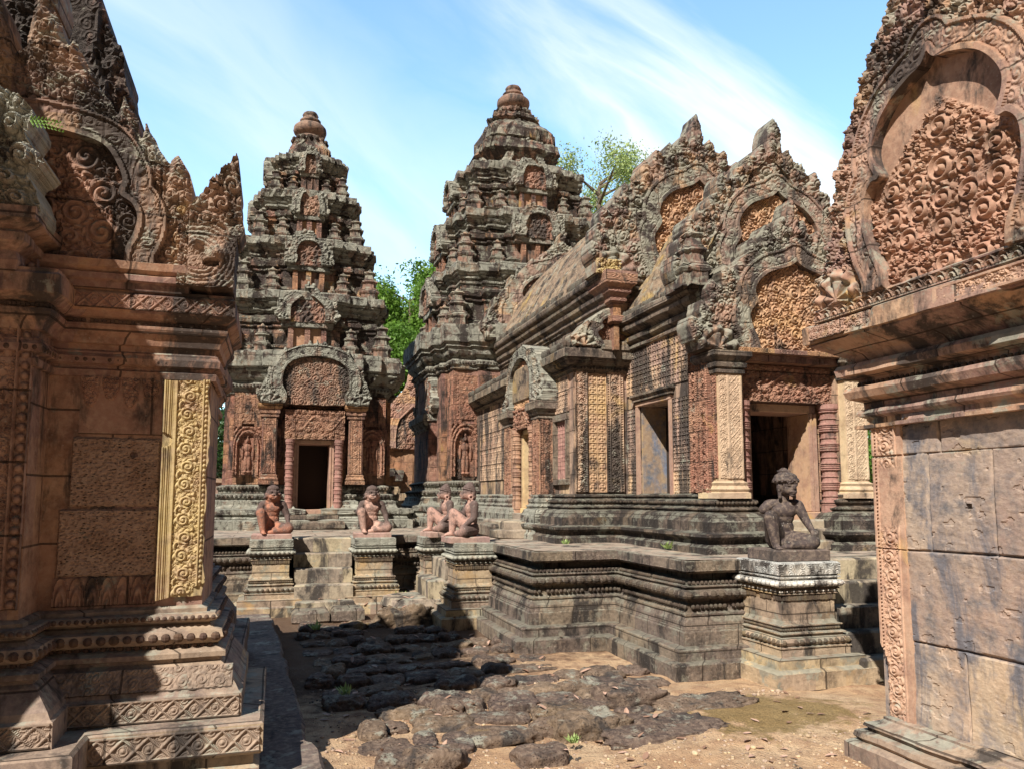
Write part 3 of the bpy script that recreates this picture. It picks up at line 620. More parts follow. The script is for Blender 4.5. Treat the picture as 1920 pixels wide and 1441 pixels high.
# ---------------------------------------------------------------- terrace
TP = [(-7, 11.75), (2.68, 11.75), (2.68, 7.86), (3.68, 7.86), (3.68, 6.35), (8.2, 6.35), (8.2, 20), (-7, 20)]
TPROF = [(.27, -.05), (.27, .10), (.25, .115), (.18, .12), (.18, .215), (.165, .225), (.07, .23), (.07, .35), (.055, .362), (.055, .372), (.045, .378), (.035, .43), (.0, .475), (-.005, .485), (.01, .49), (.01, .505), (-.01, .51), (-.03, .53), (-.035, .55), (-.035, .59), (-.06, .6), (-.06, .625), (-.01, .63), (-.01, .645), (.02, .65), (.035, .675), (.02, .715), (-.02, .725), (-.02, .745), (0., .75), (0, .76), (-.07, .765), (-.08, .80), (-.19, .805), (-.19, .87), (-.03, .875), (-.03, .885), (-.01, .887), (-.01, .897), (0, .90), (0, .99), (-.012, 1.0)]
t = thing('temple_terrace', (2.7, 11.7, 0), 'long stepped dark grey sandstone platform with beaded mouldings carrying both towers and the hall', 'terrace')
mb = MB(); sweep(mb, TP, TPROF, step=.06, jit=.007, bj=.004, ch=.22, bl=.7, cap=False); mb.build('moulded_base', M['terr'], t)
tpo = [(x, y) for x, y in TP]
mb = MB(); 
beads(mb, TP, -.008, .568, .022, .048, sd=1); beads(mb, TP, -.045, .785, .02, .045, sd=2)
beads(mb, TP, -.002, .497, .008, .02, cube=True, sd=4, miss=.02); mb.build('bead_moulding', M['terr'], t, smooth=False)
mb = MB(); beads(mb, TP, .02, .683, .038, .086, rz=.036, sd=3, miss=.02); mb.build('lotus_moulding', M['terr'], t)
mb = MB(); V = [(x + a, y + b, 1.0) for (x, y), (a, b) in zip(TP, [(-0, .012), (.012, .012), (.012, .012), (.012, .012), (.012, .012), (0, .012), (0, 0), (0, 0)])]
nx, ny = 200, 160; X, Y = np.meshgrid(np.linspace(-7, 8.2, nx * 2), np.linspace(6.35, 20, ny * 2)); ins = sdf(X, Y, TP) > -.001
Z = 1.0 + fbm(X * 1.5, Y * 1.5, 0 * X, 3, 5) * .012
F = quads(ny * 2, nx * 2); k = ins.ravel()[F].all(1); mb.add(np.stack([X, Y, Z + .004], -1).reshape(-1, 3), F[k], np.stack([X, Y], -1).reshape(-1, 2)); mb.add(V, np.arange(8), [(x, y) for x, y, z in V])
mb.build('paved_top', M['terrtop'], t)

# ---------------------------------------------------------------- pedestals that flank the stairs
PB = [(.20, -.05), (.20, .10), (.17, .115), (.13, .12), (.13, .2), (.04, .205), (.04, .27), (.05, .275), (.05, .285), (.02, .29)]
PPROF_L = PB + [(.035, .3), (.05, .325), (.035, .355), (.0, .365), (.0, .385), (.02, .39), (.02, .4), (-.015, .41), (-.015, .45), (.0, .455), (.0, .465), (-.03, .47), (-.045, .5), (-.045, .72), (-.02, .73), (-.02, .74), (-.05, .745), (-.05, .765), (-.01, .77), (-.01, .785), (-.025, .79)]
PPROF_T = [(-.025, .788), (.01, .8), (.025, .825), (.01, .85), (-.02, .855), (-.02, .87), (-.0, .875), (-.0, .885), (-.02, .888), (-.02, .9), (0, .905), (0, 1.0), (-.014, 1.012)]
def pedestal(r, label, top, body=None, name='stone_pedestal', group='pedestals flanking the terrace stairs'):
    x0, y0, x1, y1 = r; t = thing(name, ((x0 + x1) / 2, (y0 + y1) / 2, 0), label, 'pedestal', group); P = rect(*r)
    mb = MB(); sweep(mb, P, PPROF_L, step=.05, jit=.006, bj=.003, cap=True, sd=int(x0 * 10)); mb.build('moulded_base', body or M['ped'], t)
    mb = MB(); beads(mb, P, .04, .327, .026, .06, rz=.024, sd=5); beads(mb, P, -.004, .43, .012, .026, sd=6); mb.build('base_beads', body or M['ped'], t)
    mb = MB(); sweep(mb, P, PPROF_T, step=.05, jit=.007, bj=.003, cap=True); mb.build('cap_block', top, t)
    mb = MB(); beads(mb, P, .018, .826, .026, .06, rz=.023, sd=7); beads(mb, P, -.02, .758, .011, .024, sd=8)
    mb.build('cap_beads', top, t)
    mb = MB(); beads(mb, P, -.042, .70, .012, .028, rz=.022, cube=True, sd=9); mb.build('pendant_frieze', body or M['ped'], t)
    return t
pedestal((-.34, 11.0, .24, 11.8), 'ochre banded pedestal left of the steps up to the left tower', M['pedtop'])
pedestal((1.08, 11.0, 1.67, 11.8), 'ochre banded pedestal right of the steps up to the left tower', M['pedtop'])
pedestal((2.06, 10.98, 2.72, 11.5), 'pale crusted pedestal, farther of the pair by the side steps', M['pedtop'])
pedestal((2.17, 9.42, 2.72, 10.02), 'banded pedestal with lichened cap, nearer of the pair by the side steps', M['pedtop'])
pedestal((4.27, 5.74, 4.92, 6.42), 'pedestal with white crusted cap and ochre body under the dark stone figure', M['pedwhite'])
pedestal((6.55, 5.74, 7.2, 6.42), 'pedestal half hidden behind the right wall, at the far side of the front steps', M['ped'])
# ---------------------------------------------------------------- stairs
def stairs(name, x0, x1, y0, y1, n, label, axis='y', top=1.0, extra=True):
    t = thing(name, ((x0 + x1) / 2, (y0 + y1) / 2, 0), label, 'stairs', 'stairs up to the terrace')
    for k in range(n):
        z1 = top * (k + 1) / n - .004 * (n - k); mb = MB()
        if axis == 'y': d = (y1 - y0) / n; box(mb, x0 - .004 * k, y0 + d * k, max(-.05, z1 - top / n - .02), x1 + .004 * k, y1 + .1 + .002 * k, z1, b=.018, sd=k, jit=.012, step=.07, bj=.008)
        else: d = (x1 - x0) / n; box(mb, x0 + d * k, y0 - .003 * k, max(-.05, z1 - top / n - .02), x1 + .1 + .002 * k, y1 + .003 * k, z1, b=.018, sd=k, jit=.012, step=.07, bj=.008)
        mb.build('step', M['step'], t)
    return t
stairs('stone_stairs', .27, 1.06, 10.72, 11.72, 5, 'worn stone steps up to the door of the left tower')
stairs('stone_stairs', 1.72, 2.66, 10.05, 10.95, 4, 'short side steps between the two facing seated guardians', axis='x')
stairs('stone_stairs', 4.96, 6.52, 5.55, 6.33, 5, 'broad worn steps beside the dark seated figure')
for (x0, y0, x1, y1, h, lb) in ((.22, 10.25, .7, 10.62, .13, 'left'), (.72, 10.22, 1.15, 10.6, .15, 'right')):
    mb = MB(); box(mb, x0, y0, -.05, x1, y1, h, b=.04, jit=.03, step=.05, sd=3); o = mb.build('loose_step_block', M['terr']); props(o, 'rough lichen spotted block below the left tower steps, %s one of two' % lb, 'stone block', 'blocks at the foot of the steps')
# moonstone shaped first step of the side stairs
mb = MB(); th = np.linspace(math.pi / 2, 1.5 * math.pi, 14); P = [(1.75 + .33 * math.cos(a), 10.45 + .42 * math.sin(a)) for a in th] + [(2.3, 10.03), (2.3, 10.87)]
sweep(mb, P, [(0, -.05), (.02, .06), (.0, .12), (.03, .15), (0, .24), (-.03, .25)], step=.06, jit=.015); o = mb.build('rounded_doorstep', M['step']); props(o, 'rounded half moon step at the foot of the side steps', 'step')

# ---------------------------------------------------------------- shared shrine pieces
CORN = [(0, 0), (.12, .03), (.12, .09), (.3, .12), (.3, .2), (.2, .23), (.2, .27), (.5, .34), (.62, .42), (.62, .47), (.8, .5), (.8, .56), (1, .6), (1, .94), (.96, 1)]
def cornp(z, h, o): return [(a * o, z + b * h) for a, b in CORN]
PLIN = [(1, -.02), (1, .2), (.85, .22), (.78, .3), (.86, .34), (.86, .44), (.5, .47), (.42, .55), (.42, .62), (.28, .66), (.34, .7), (.34, .78), (.12, .8), (.12, .87), (.18, .9), (.18, .97), (0, 1)]
def plinp(z, h, o): return [(a * o, z + b * h) for a, b in PLIN]
def unit_antefix():
    mb = MB(); z = 0
    for k in range(3):
        h = .34 - .05 * k; rr = .24 * (1 - k * .22); q = rr * .6
        P = [(-rr, -q), (-q, -q), (-q, -rr), (q, -rr), (q, -q), (rr, -q), (rr, q), (q, q), (q, rr), (-q, rr), (-q, q), (-rr, q)]
        sweep(mb, P, [(.03, z), (.03, z + .03), (0, z + .04), (0, z + h * .62), (.02, z + h * .68), (.04, z + h * .8), (.03, z + h * .9), (-.03, z + h)], step=.1, jit=.035, freq=6); z += h
    lathe(mb, 0, 0, [(.06, z), (.07, z + .03), (.01, z + .1)], 6, .01); return mb.build('corner_antefix', M['pedim'])
AF = None
def antefix(parent, x, y, z, h):
    global AF
    if AF is None: o = unit_antefix(); AF = o
    else: o = AF.copy(); col.objects.link(o)
    o.parent = parent; q = ORG[parent]; o.location = (x - q[0], y - q[1], z - q[2]); o.scale = (h * .95, h * .95, h); return o
def devata(parent, O, U, N, h):
    """standing figure in an arched niche, carved as relief"""
    w = h * .62
    def f(S, T):
        y = T / h; x = S / h; hgt = np.zeros(S.shape)
        def ell(cx, cy, rx, ry, d): return np.sqrt(np.clip(1 - ((x - cx) / rx) ** 2 - ((y - cy) / ry) ** 2, 0, 1)) * d
        for a in ((0, .79, .045, .055, .07), (0, .86, .03, .06, .05), (0, .62, .085, .1, .07), (0, .48, .065, .09, .06), (-.035, .28, .045, .22, .06), (.035, .28, .045, .22, .06), (-.11, .52, .028, .16, .05), (.12, .5, .028, .17, .05), (-.04, .07, .05, .03, .05), (.045, .07, .05, .03, .05)): hgt = np.maximum(hgt, ell(*a))
        r = np.hypot(x / .21, np.maximum(y - .62, 0) / .34); arch = (r > 1) | (np.abs(x) > .21)
        fr = .05 + .02 * np.cos(r * 22) + .03 * foliage(S, T, h * .1, 3)
        return np.where(arch, fr * h * 1.1, hgt * h)
    mb = MB(); slab(mb, O, U, N, -w / 2, w / 2, 0, h * 1.12, .014, f, None, .02, sd=4); return mb.build('devata_relief', M['red'], parent)
def doorway(parent, C, U, N, w, h, fw=.09, depth=.35, colr=.07, lint=.4, far_lit=None, cap_w=None, interior=True, colmat='colon', framemat='smooth', z=None):
    """door frame with jambs, colonnettes and lintel standing in front of plane through C (bottom centre)"""
    C = np.array(C, float); U = np.array(U, float); N = np.array(N, float)
    def bx(nm, mat, u0, u1, n0, n1, z0, z1, **k):
        mb = MB(); a = C + U * u0 + N * n0; b = C + U * u1 + N * n1
        box(mb, min(a[0], b[0]), min(a[1], b[1]), C[2] + z0, max(a[0], b[0]), max(a[1], b[1]), C[2] + z1, jit=.003, bj=.002, **k); return mb.build(nm, mat, parent)
    fm = M[framemat]
    f = bx('door_frame', fm, -w / 2 - fw, -w / 2, -depth, .0, 0, h); 
    for g in ((-w / 2 - fw, -w / 2 - fw * .65, .0, .02), (-w / 2 - fw * .4, -w / 2 - fw * .15, .0, .015)): bx('frame_fillet', fm, *g, 0, h)
    bx('door_frame', M[far_lit or framemat], w / 2, w / 2 + fw, -depth, .0, 0, h)
    for g in ((w / 2 + fw * .65, w / 2 + fw, .0, .02), (w / 2 + fw * .15, w / 2 + fw * .4, .0, .015)): bx('frame_fillet', fm, *g, 0, h)
    bx('door_head', fm, -w / 2 - fw, w / 2 + fw, -depth, .003, h, h + fw); bx('door_sill', fm, -w / 2 - fw, w / 2 + fw, -depth, .04, -fw * 1.3, 0)
    for s in (-1, 1):
        p = C + U * s * (w / 2 + fw + colr * 1.1) + N * colr * .9; colonnette(parent, p[0], p[1], C[2] - fw * 1.2, C[2] + h + fw, colr, M[colmat])
    lw = w / 2 + fw + colr * 2.4
    def lf(S, T):
        y = T / lint; sw = np.exp(-((y - (.55 + .22 * np.cos(S / lw * 2 * np.pi))) / .06) ** 2); return np.maximum(sw * 1.0, foliage(S, T, lint * .24, 5)) + .35 * (y > .88)
    O = C + N * (colr * 1.2); O[2] = C[2] + h + fw
    mb = MB(); slab(mb, O, U, N, -lw, lw, 0, lint, .015, lambda S, T: lf(S, T) * .035, None, colr * 1.2 + .1, sd=2, back=False); mb.build('carved_lintel', M['red'], parent)
    return bx
def capital_pilaster(parent, x0, x1, y0, y1, z0, z1, mat, U, N, face_mat=None, capmat=None, d=.1):
    """square pilaster shaft with moulded foot and capital; carved slab on its N side"""
    mb = MB(); P = rect(x0, y0, x1, y1)
    sweep(mb, P, [(.05, z0), (.05, z0 + .06), (.03, z0 + .07), (.045, z0 + .1), (.02, z0 + .14), (.03, z0 + .17), (.0, z0 + .19), (0, z1 - .24)], step=.06, jit=.004, bj=.003, cap=False); mb.build('pilaster', mat, parent)
    mb = MB(); sweep(mb, P, [(0, z1 - .24), (.03, z1 - .235), (.03, z1 - .2), (.01, z1 - .19), (.045, z1 - .17), (.05, z1 - .12), (.03, z1 - .115), (.06, z1 - .09), (.09, z1 - .05), (.09, z1), (.085, z1 + .005)], step=.05, jit=.006); mb.build('capital', capmat or mat, parent)

# ---------------------------------------------------------------- towers
def tower(name, label, cx, cy, tcx, lv, z0, zp, zw, tiers, cap, fin, po=.5, notch=None):
    t = thing(name, (cx, cy, 1.0), label, 'tower')
    P = redent(cx, cy, lv)
    P0 = P
    if notch: i = min(range(len(P)), key=lambda k: math.hypot(P[k][0] - (cx - lv[0][0]), P[k][1] - (cy - lv[0][1]))); nx0, nx1, nyy = notch; yf = cy - lv[0][1]; PN = P[:i + 1] + [(nx0, yf), (nx0, nyy), (nx1, nyy), (nx1, yf)] + P[i + 1:]
    else: PN = P
    PP = P[:i + 1] + [(.08, yf), (.08, 16.1), (1.22, 16.1), (1.22, yf)] + P[i + 1:] if notch else P
    mb = MB(); sweep(mb, PP, plinp(z0, (zp - z0), po), step=.08, jit=.012, bj=.008, cap=False, ch=.2); mb.build('plinth', M['cornice'], t)
    mb = MB(); beads(mb, PP, po * .36, z0 + (zp - z0) * .74, .028, .07, sd=1); beads(mb, PP, po * .2, z0 + (zp - z0) * .935, .022, .055, sd=2); mb.build('bead_moulding', M['cornice'], t)
    mb = MB(); zm = zp if not notch else 2.66
    if notch: sweep(mb, PN, [(0, zp - .6), (0, zp), (0, (zp + zm) / 2), (0, zm)], step=.1, jit=.01, bj=.012, cap=False)
    sweep(mb, P, [(0, zm), (0, (zm + zw) / 2), (0, zw)], step=.1, jit=.01, bj=.012, cap=False); mb.build('wall', M['shrine'], t)
    zc = tiers[0][0]
    mb = MB(); sweep(mb, P, cornp(zw, zc - zw, .25), step=.08, jit=.022, bj=.02, ch=.25, sd=2); mb.build('cornice', M['cornice'], t)
    mb = MB(); beads(mb, P, .075, zw + (zc - zw) * .16, .024, .055, sd=2); mb.build('bead_moulding', M['cornice'], t)
    # storeys
    hw0 = lv[-1][0]
    for k in range(len(tiers) - 1):
        zb, hw = tiers[k][0], tiers[k][1]; zt = tiers[k + 1][0]; H = zt - zb; s = hw / hw0; c = tcx + (cx - tcx) * .0
        ll = [(a * s, hw + (b - hw0) * (.85 if k < 2 else .7)) for a, b in lv]
        Q = redent(c, cy, ll)
        zc1 = zb + H * .66
        mb = MB(); sweep(mb, Q, [(.07, zb - .03), (.07, zb + .05 * H), (.03, zb + .07 * H), (.06, zb + .09 * H), (.05, zb + .13 * H), (0, zb + .15 * H), (0, zb + H * .3), (0, zb + H * .42), (.04, zb + .43 * H), (.04, zb + .46 * H), (.015, zb + .47 * H), (.08, zb + .5 * H), (.09, zb + .56 * H), (.05, zb + .57 * H), (.05, zb + .6 * H), (0, zb + .62 * H), (0, zc1)], step=.09, jit=.022, bj=.03, ch=.2, sd=k + 5, cap=False); mb.build('storey_wall', M['tower'], t)
        mb = MB(); sweep(mb, Q, cornp(zc1, zt - zc1, .17 * (1 - k * .1)), step=.08, jit=.032, bj=.035, ch=.22, bl=.34, sd=k + 9); mb.build('storey_cornice', M['cornice'], t)
        # false doors with pediments on the two faces in view
        d = ll[0][1]; ww = ll[0][0]
        for (U, N, O) in (((1, 0, 0), (0, -1, 0), (c, cy - d, zb)), ((0, -1, 0), (-1, 0, 0), (c - d, cy, zb))):
            Oa = np.array(O, float); Ua = np.array(U, float); Na = np.array(N, float)
            mb = MB(); a = Oa - Ua * ww * .42 - Na * .05; b = Oa + Ua * ww * .42 + Na * .06
            box(mb, min(a[0], b[0]), min(a[1], b[1]), zb + .1, max(a[0], b[0]), max(a[1], b[1]), zb + H * .42, jit=.01, step=.06, sd=k); fd = mb.build('false_door', M['tympdark'] if k % 2 else M['tymp'], t)
            for sg in (-1, 0, 1):
                mb = MB(); a = Oa + Ua * (sg * ww * .5 - .05) + Na * .05; b = Oa + Ua * (sg * ww * .5 + .05) + Na * .13
                box(mb, min(a[0], b[0]), min(a[1], b[1]), zb + .08, max(a[0], b[0]), max(a[1], b[1]), zb + H * .42, jit=.008, step=.06); mb.build('door_pilaster', M['shrine'], fd)
            mb = MB(); a = Oa - Ua * ww * .8 - Na * .1; b = Oa + Ua * ww * .8 + Na * .17
            box(mb, min(a[0], b[0]), min(a[1], b[1]), zb + H * .42, max(a[0], b[0]), max(a[1], b[1]), zb + H * .52, jit=.015, step=.06, bj=.01); mb.build('door_lintel', M['cornice'], fd)
            pediment('storey_pediment', t, M['cornice'], M['tympdark'], tuple(Oa + Na * .16 + np.array([0, 0, H * .5])) if 0 else tuple(Oa + Na * .2 + np.array([0, 0, H * .5])), U, N, ww * 1.75, H * .62, .028, thick=.3, bw=.26, cf=.13, tips=3, tiplen=.14, depth=.04, sd=k + 3, topleaf=.06, back=False, lobes=[(.6, 0), (.62 - .1 * (k % 2), .2), (.58, .42 - .1 * (k % 2)), (.42, .55 + .05 * k), (.2, .68), (0, .7)], outer=[(1.0, 0), (1.05, .15), (1.04, .5 + .06 * (k % 3)), (.92, .78 - .05 * k), (.66, .8), (.6, .93), (.2, .95), (0, .98)], clip=lambda S, T, k=k: .5 * H - T - .5 * np.abs(S + .1 * (k % 3 - 1)) + .25 * fbm(S * 4, T * 4, 0 * S + k, 2, int(cx)) + .1)
        # niches beside the false door
        for sg in (-1, 1):
            xx = (ll[-1][0] + ll[-2][0]) / 2 if len(ll) > 1 else hw * .8
        ah = H * .62
        for sx in (-1, 1):
            for sy in (-1, 1):
                if (k * 7 + sx * 3 + sy + int(cx)) % 6: antefix(t, c + sx * (tiers[k][1] + .14), cy + sy * (tiers[k][1] + .14), zb - .02, ah)
            xm = (ll[1][0] + ll[0][0]) / 2 if len(ll) > 1 else hw * .8
            antefix(t, c + sx * xm * 1.05, cy - ll[1][1] - .14, zb - .02, ah * .8); antefix(t, c - ll[1][1] - .14, cy + sx * xm * 1.05, zb - .02, ah * .8)
    zb = tiers[-1][0]; c = tcx
    mb = MB(); r0 = cap[0][0]; lvc = [(r0 * .4, r0 * 1.0), (r0 * .72, r0 * .93), (r0 * .85, r0 * .85)]
    sweep(mb, redent(c, cy, lvc), [(r - r0, z) for r, z in cap], step=.08, jit=.06, bj=.06, ch=.3); mb.build('crowning_block', M['tower'], t)
    if cap[0][0] > .7:
        pediment('storey_pediment', t, M['cornice'], M['tympdark'], (c, cy - r0 * 1.0 - .02, zb + .12), (1, 0, 0), (0, -1, 0), r0 * 1.3, .75, .03, thick=.3, bw=.3, cf=.14, tips=2, depth=.05, sd=8, topleaf=.08, back=False)
        pediment('storey_pediment', t, M['cornice'], M['tympdark'], (c - r0 * 1.0 - .02, cy, zb + .12), (0, -1, 0), (-1, 0, 0), r0 * 1.3, .75, .03, thick=.3, bw=.3, cf=.14, tips=2, depth=.05, sd=9, topleaf=.08, back=False)
    zf, rf, zt = fin; h = zt - zf
    mb = MB(); th = [(.75, 0), (.85, .04), (.8, .1), (.7, .14), (.82, .18), (.97, .24), (1.03, .34), (1.0, .44), (.85, .52), (.6, .57), (.5, .6), (.62, .63), (.66, .68), (.55, .73), (.42, .76), (.44, .82), (.5, .87), (.42, .94), (.15, 1.0)]
    lathe(mb, c, cy, [(r * rf, zf + q * h) for r, q in th], 28, .015); mb.build('finial', M['finial'], t, smooth=True)
    mb = MB()
    for k in range(16):
        a = k * math.pi / 8; mb.add(SPV * [.045, .045, .05] + [c + rf * 1.05 * math.cos(a), cy + rf * 1.05 * math.sin(a), zf - .03], SPQ)
    mb.build('lotus_ring', M['tower'], t)
    return t
LT = tower('shrine_tower', 'left stepped temple tower with open dark doorway and pot shaped finial', .60, 16.3, .47, [(.66, 1.62), (1.02, 1.5), (1.4, 1.4)], 1.0, 1.82, 3.55,
    [(4.3, 1.3), (5.5, 1.06), (6.66, .8), (7.75, .52), (8.66, .3)], [(.42, 8.62), (.46, 8.75), (.44, 8.95), (.36, 9.1), (.3, 9.3)], (9.26, .34, 9.94), po=.5, notch=(.36, .94, 15.9))
MT = tower('shrine_tower', 'taller middle temple tower rising behind the long hall roof', 5.2, 16.6, 5.2, [(.85, 2.15), (1.35, 1.98), (1.85, 1.85)], 1.0, 1.92, 4.15,
    [(5.05, 1.62), (6.45, 1.4), (7.72, 1.16), (8.9, .8)], [(.84, 8.86), (.9, 8.95), (.8, 9.0), (.78, 9.3), (.86, 9.36), (.98, 9.5), (.94, 9.72), (.82, 9.76), (.88, 9.82), (.86, 10.05), (.74, 10.22), (.56, 10.38), (.5, 10.42), (.6, 10.47), (.6, 10.58), (.42, 10.64), (.46, 10.7), (.44, 10.8)], (10.76, .39, 11.5), po=.45)
# porch of the left tower
y0 = 14.5
for sx in (-1, 1):
    xa = .62 + sx * .78
    capital_pilaster(LT, xa - .13, xa + .13, y0 - .04, y0 + .3, 1.82, 3.3, M['shrine'], None, None, capmat=M['shrine'])
    rel('pilaster_carving', M['shrine'], LT, (xa - .11, y0 - .04, 2.02), (1, 0, 0), (0, -1, 0), .22, 1.02, .014, pilaster_fn(.22), .016, .01)
    xb = .6 + sx * 1.16; devata(LT, (xb - .02 * sx, 14.80, 2.0), (1, 0, 0), (0, -1, 0), .8)
    for xc in (.6 + sx * .97 - .07, .6 + sx * 1.33 - .07): rel('pilaster_carving', M['shrine'], LT, (xc, 14.80 if abs(xc) < 9 else 0, 1.95), (1, 0, 0), (0, -1, 0), .14, 1.55, .014, pilaster_fn(.14), .016, .03)
    rel('wall_carving', M['shrine'], LT, (xb - .22, 14.805, 2.95), (1, 0, 0), (0, -1, 0), .44, .55, .014, lambda S, T: foliage(S, T, .11, 4), .02, .03)
doorway(LT, (.65, 14.56, 1.36), (1, 0, 0), (0, -1, 0), .56, 1.22, fw=.08, depth=.5, colr=.075, lint=.55)
mb = MB(); box(mb, .37, 15.35, 1.25, .93, 15.5, 2.7); mb.build('dark_inner_chamber', M['inside'], LT)  # dark panel closing the doorway, chamber shade put into its colour
pediment('door_pediment', LT, M['cornice'], M['tympdark'], (.65, 14.36, 3.3), (1, 0, 0), (0, -1, 0), 1.95, 1.15, .018, thick=.5, bw=.2, cf=.12, tips=4, tiplen=.12, depth=.035, sd=2, packs=True, topleaf=.06, tcell=.2, outer=[(1.0, 0), (1.03, .2), (.92, .42), (.75, .65), (.6, .85), (.3, .96), (0, 1.0)], lobes=[(.58, 0), (.55, .15), (.63, .3), (.62, .5), (.52, .66), (.3, .76), (0, .8)])
# low stones in front of the door
for (x0, ya, x1, yb, z0, z1) in ((.1, 14.05, 1.2, 14.62, 1.0, 1.16), (.2, 14.25, 1.1, 14.62, 1.16, 1.28)):
    mb = MB(); box(mb, x0, ya, z0, x1, yb, z1, b=.03, jit=.02, step=.07); mb.build('door_step', M['terr'], LT)
# faces of the middle tower
for (O, U, N, q) in (((5.2, 14.62, 0), (1, 0, 0), (0, -1, 0), 0), ((3.35, 16.6, 0), (0, -1, 0), (-1, 0, 0), 1)):
    O = np.array(O, float); U = np.array(U, float); N = np.array(N, float)
    for s_ in (-1.6,):
        p = O + U * s_ + np.array([0, 0, 2.0])
        if q == 0: devata(MT, tuple(p - N * .125 + U * 0), U, N, .95)
    for s_ in ((-1.84, -1.42) if q == 0 else (-1.8, -1.4, 1.4, 1.64)):
        p = O + U * s_ + N * (-.125 if q == 0 else .005) + np.array([0, 0, 1.95]); rel('pilaster_carving', M['shrine'], MT, tuple(p), U, N, .16, 2.1, .015, pilaster_fn(.16), .018, .03)
    if q == 0:
        rel('wall_carving', M['shrine'], MT, tuple(O + U * -1.68 - N * .12 + np.array([0, 0, 3.15])), U, N, .26, .9, .014, lambda S, T: foliage(S, T, .1, 4), .02, .03)
        for s_ in (-1.33, -1.12): rel('pilaster_carving', M['shrine'], MT, tuple(O + U * s_ + N * .0 + np.array([0, 0, 1.95])), U, N, .16, 2.1, .015, pilaster_fn(.16), .018, .03)
mb = MB(); box(mb, 3.05, 15.9, 1.0, 3.35, 17.3, 3.3, jit=.02, step=.1); mb.build('side_porch_wall', M['shrine'], MT)
mb = MB(); sweep(mb, rect(3.05, 15.85, 3.35, 17.35), cornp(3.0, .35, .14), step=.07, jit=.01); mb.build('side_porch_cornice', M['cornice'], MT)
pediment('side_pediment', MT, M['cornice'], M['tympdark'], (3.1, 16.6, 3.35), (0, -1, 0), (-1, 0, 0), 1.9, 1.6, .024, thick=.5, bw=.2, cf=.13, tips=4, depth=.05, sd=6, back=True)

# ---------------------------------------------------------------- the long hall (mandapa)
H_ = thing('temple_hall', (5.65, 11, 1.0), 'long carved hall with vaulted roof, stacked flame gables and a doorway at its near end', 'hall')
HP = rect(3.84, 9.5, 7.46, 14.9)
def addsweep(nm, mat, P, prof, par=H_, **k):
    mb = MB(); sweep(mb, P, prof, **k); return mb.build(nm, mat, par)
HALLP = [(3.6, 10.2), (3.84, 10.2), (3.84, 9.5), (4.65, 9.5), (4.65, 7.28), (6.65, 7.28), (6.65, 9.5), (7.46, 9.5), (7.46, 15.2), (3.84, 15.2), (3.84, 11.95), (3.6, 11.95)]
low = [(.42, .99), (.42, 1.07), (.4, 1.08), (.36, 1.1), (.36, 1.14), (.4, 1.16), (.42, 1.18), (.42, 1.21), (.3, 1.22), (.28, 1.23), (.28, 1.33), (.26, 1.345), (.2, 1.41), (.13, 1.43), (.13, 1.45), (.15, 1.455), (.15, 1.47), (.1, 1.48), (.08, 1.5), (.11, 1.53), (.1, 1.56), (.04, 1.575), (.04, 1.59), (.06, 1.6), (.06, 1.62), (0, 1.64)]
# plinth is interrupted at the two doors, so it is laid as two runs
addsweep('plinth', M['plinth'], [(3.84, 9.5), (4.65, 9.5), (4.65, 7.28), (4.98, 7.28), (4.98, 10.2), (3.84, 10.2)], low, step=.06, jit=.008, bj=.006, sd=3)
addsweep('plinth', M['plinth'], [(6.32, 7.28), (6.65, 7.28), (6.65, 9.5), (7.46, 9.5), (7.46, 15.2), (6.32, 15.2)], low, step=.1, jit=.008, sd=4)
addsweep('plinth', M['cornice'], [(3.6, 10.22), (3.75, 10.22), (3.75, 10.55), (3.6, 10.55)], [(a * .5, z) for a, z in low], step=.06, jit=.008, sd=3)
addsweep('plinth', M['cornice'], [(3.6, 11.5), (3.84, 11.5), (3.84, 14.6), (3.6, 14.6)], [(a * .4, z) for a, z in low], step=.06, jit=.008, sd=3)
for r, z in (((4.7, 7.02, 6.6, 7.3), 1.12), ((4.85, 7.14, 6.45, 7.5), 1.24), ((4.95, 7.28, 6.35, 7.75), 1.335)):
    mb = MB(); box(mb, r[0], r[1], 1.0, r[2], r[3], z, b=.02, jit=.012, step=.06); mb.build('door_step', M['step'], H_)
mb = MB(); beads(mb, [(3.84, 9.5), (4.65, 9.5), (4.65, 7.28), (4.98, 7.28), (4.98, 10.2), (3.84, 10.2)], .1, 1.53, .02, .048); beads(mb, [(3.84, 9.5), (4.65, 9.5), (4.65, 7.28), (4.98, 7.28), (4.98, 10.2), (3.84, 10.2)], .05, 1.61, .014, .034); mb.build('bead_moulding', M['terr'], H_)
W_ = [(0, 1.63), (0, 2.2), (0, 2.8), (0, 3.36)]
# walls of the wide part
mb = MB(); box(mb, 3.84, 9.5, 1.6, 4.65, 9.68, 3.36, jit=.006); box(mb, 3.9, 9.66, 1.6, 4.2, 10.22, 3.36, jit=.004); box(mb, 3.84, 10.16, 1.6, 4.2, 10.76, 3.36, jit=.006); box(mb, 3.84, 11.34, 1.6, 4.2, 15.2, 3.36, jit=.006); box(mb, 3.84, 10.74, 2.66, 4.2, 11.36, 3.36); box(mb, 6.65, 9.5, 1.6, 7.46, 15.2, 3.36); box(mb, 4.1, 14.6, 1, 7.4, 15.2, 3.36)
box(mb, 3.841, 9.68, 2.68, 3.95, 10.17, 3.36, jit=.003); box(mb, 3.841, 9.68, 1.6, 3.95, 10.17, 1.86, jit=.003)
mb.build('wall', M['wing'], H_)
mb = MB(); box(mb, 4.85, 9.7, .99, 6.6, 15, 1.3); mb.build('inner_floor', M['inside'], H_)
CP = [(3.84, 9.5), (4.65, 9.5), (7.46, 9.5), (7.46, 15.2), (3.84, 15.2)]
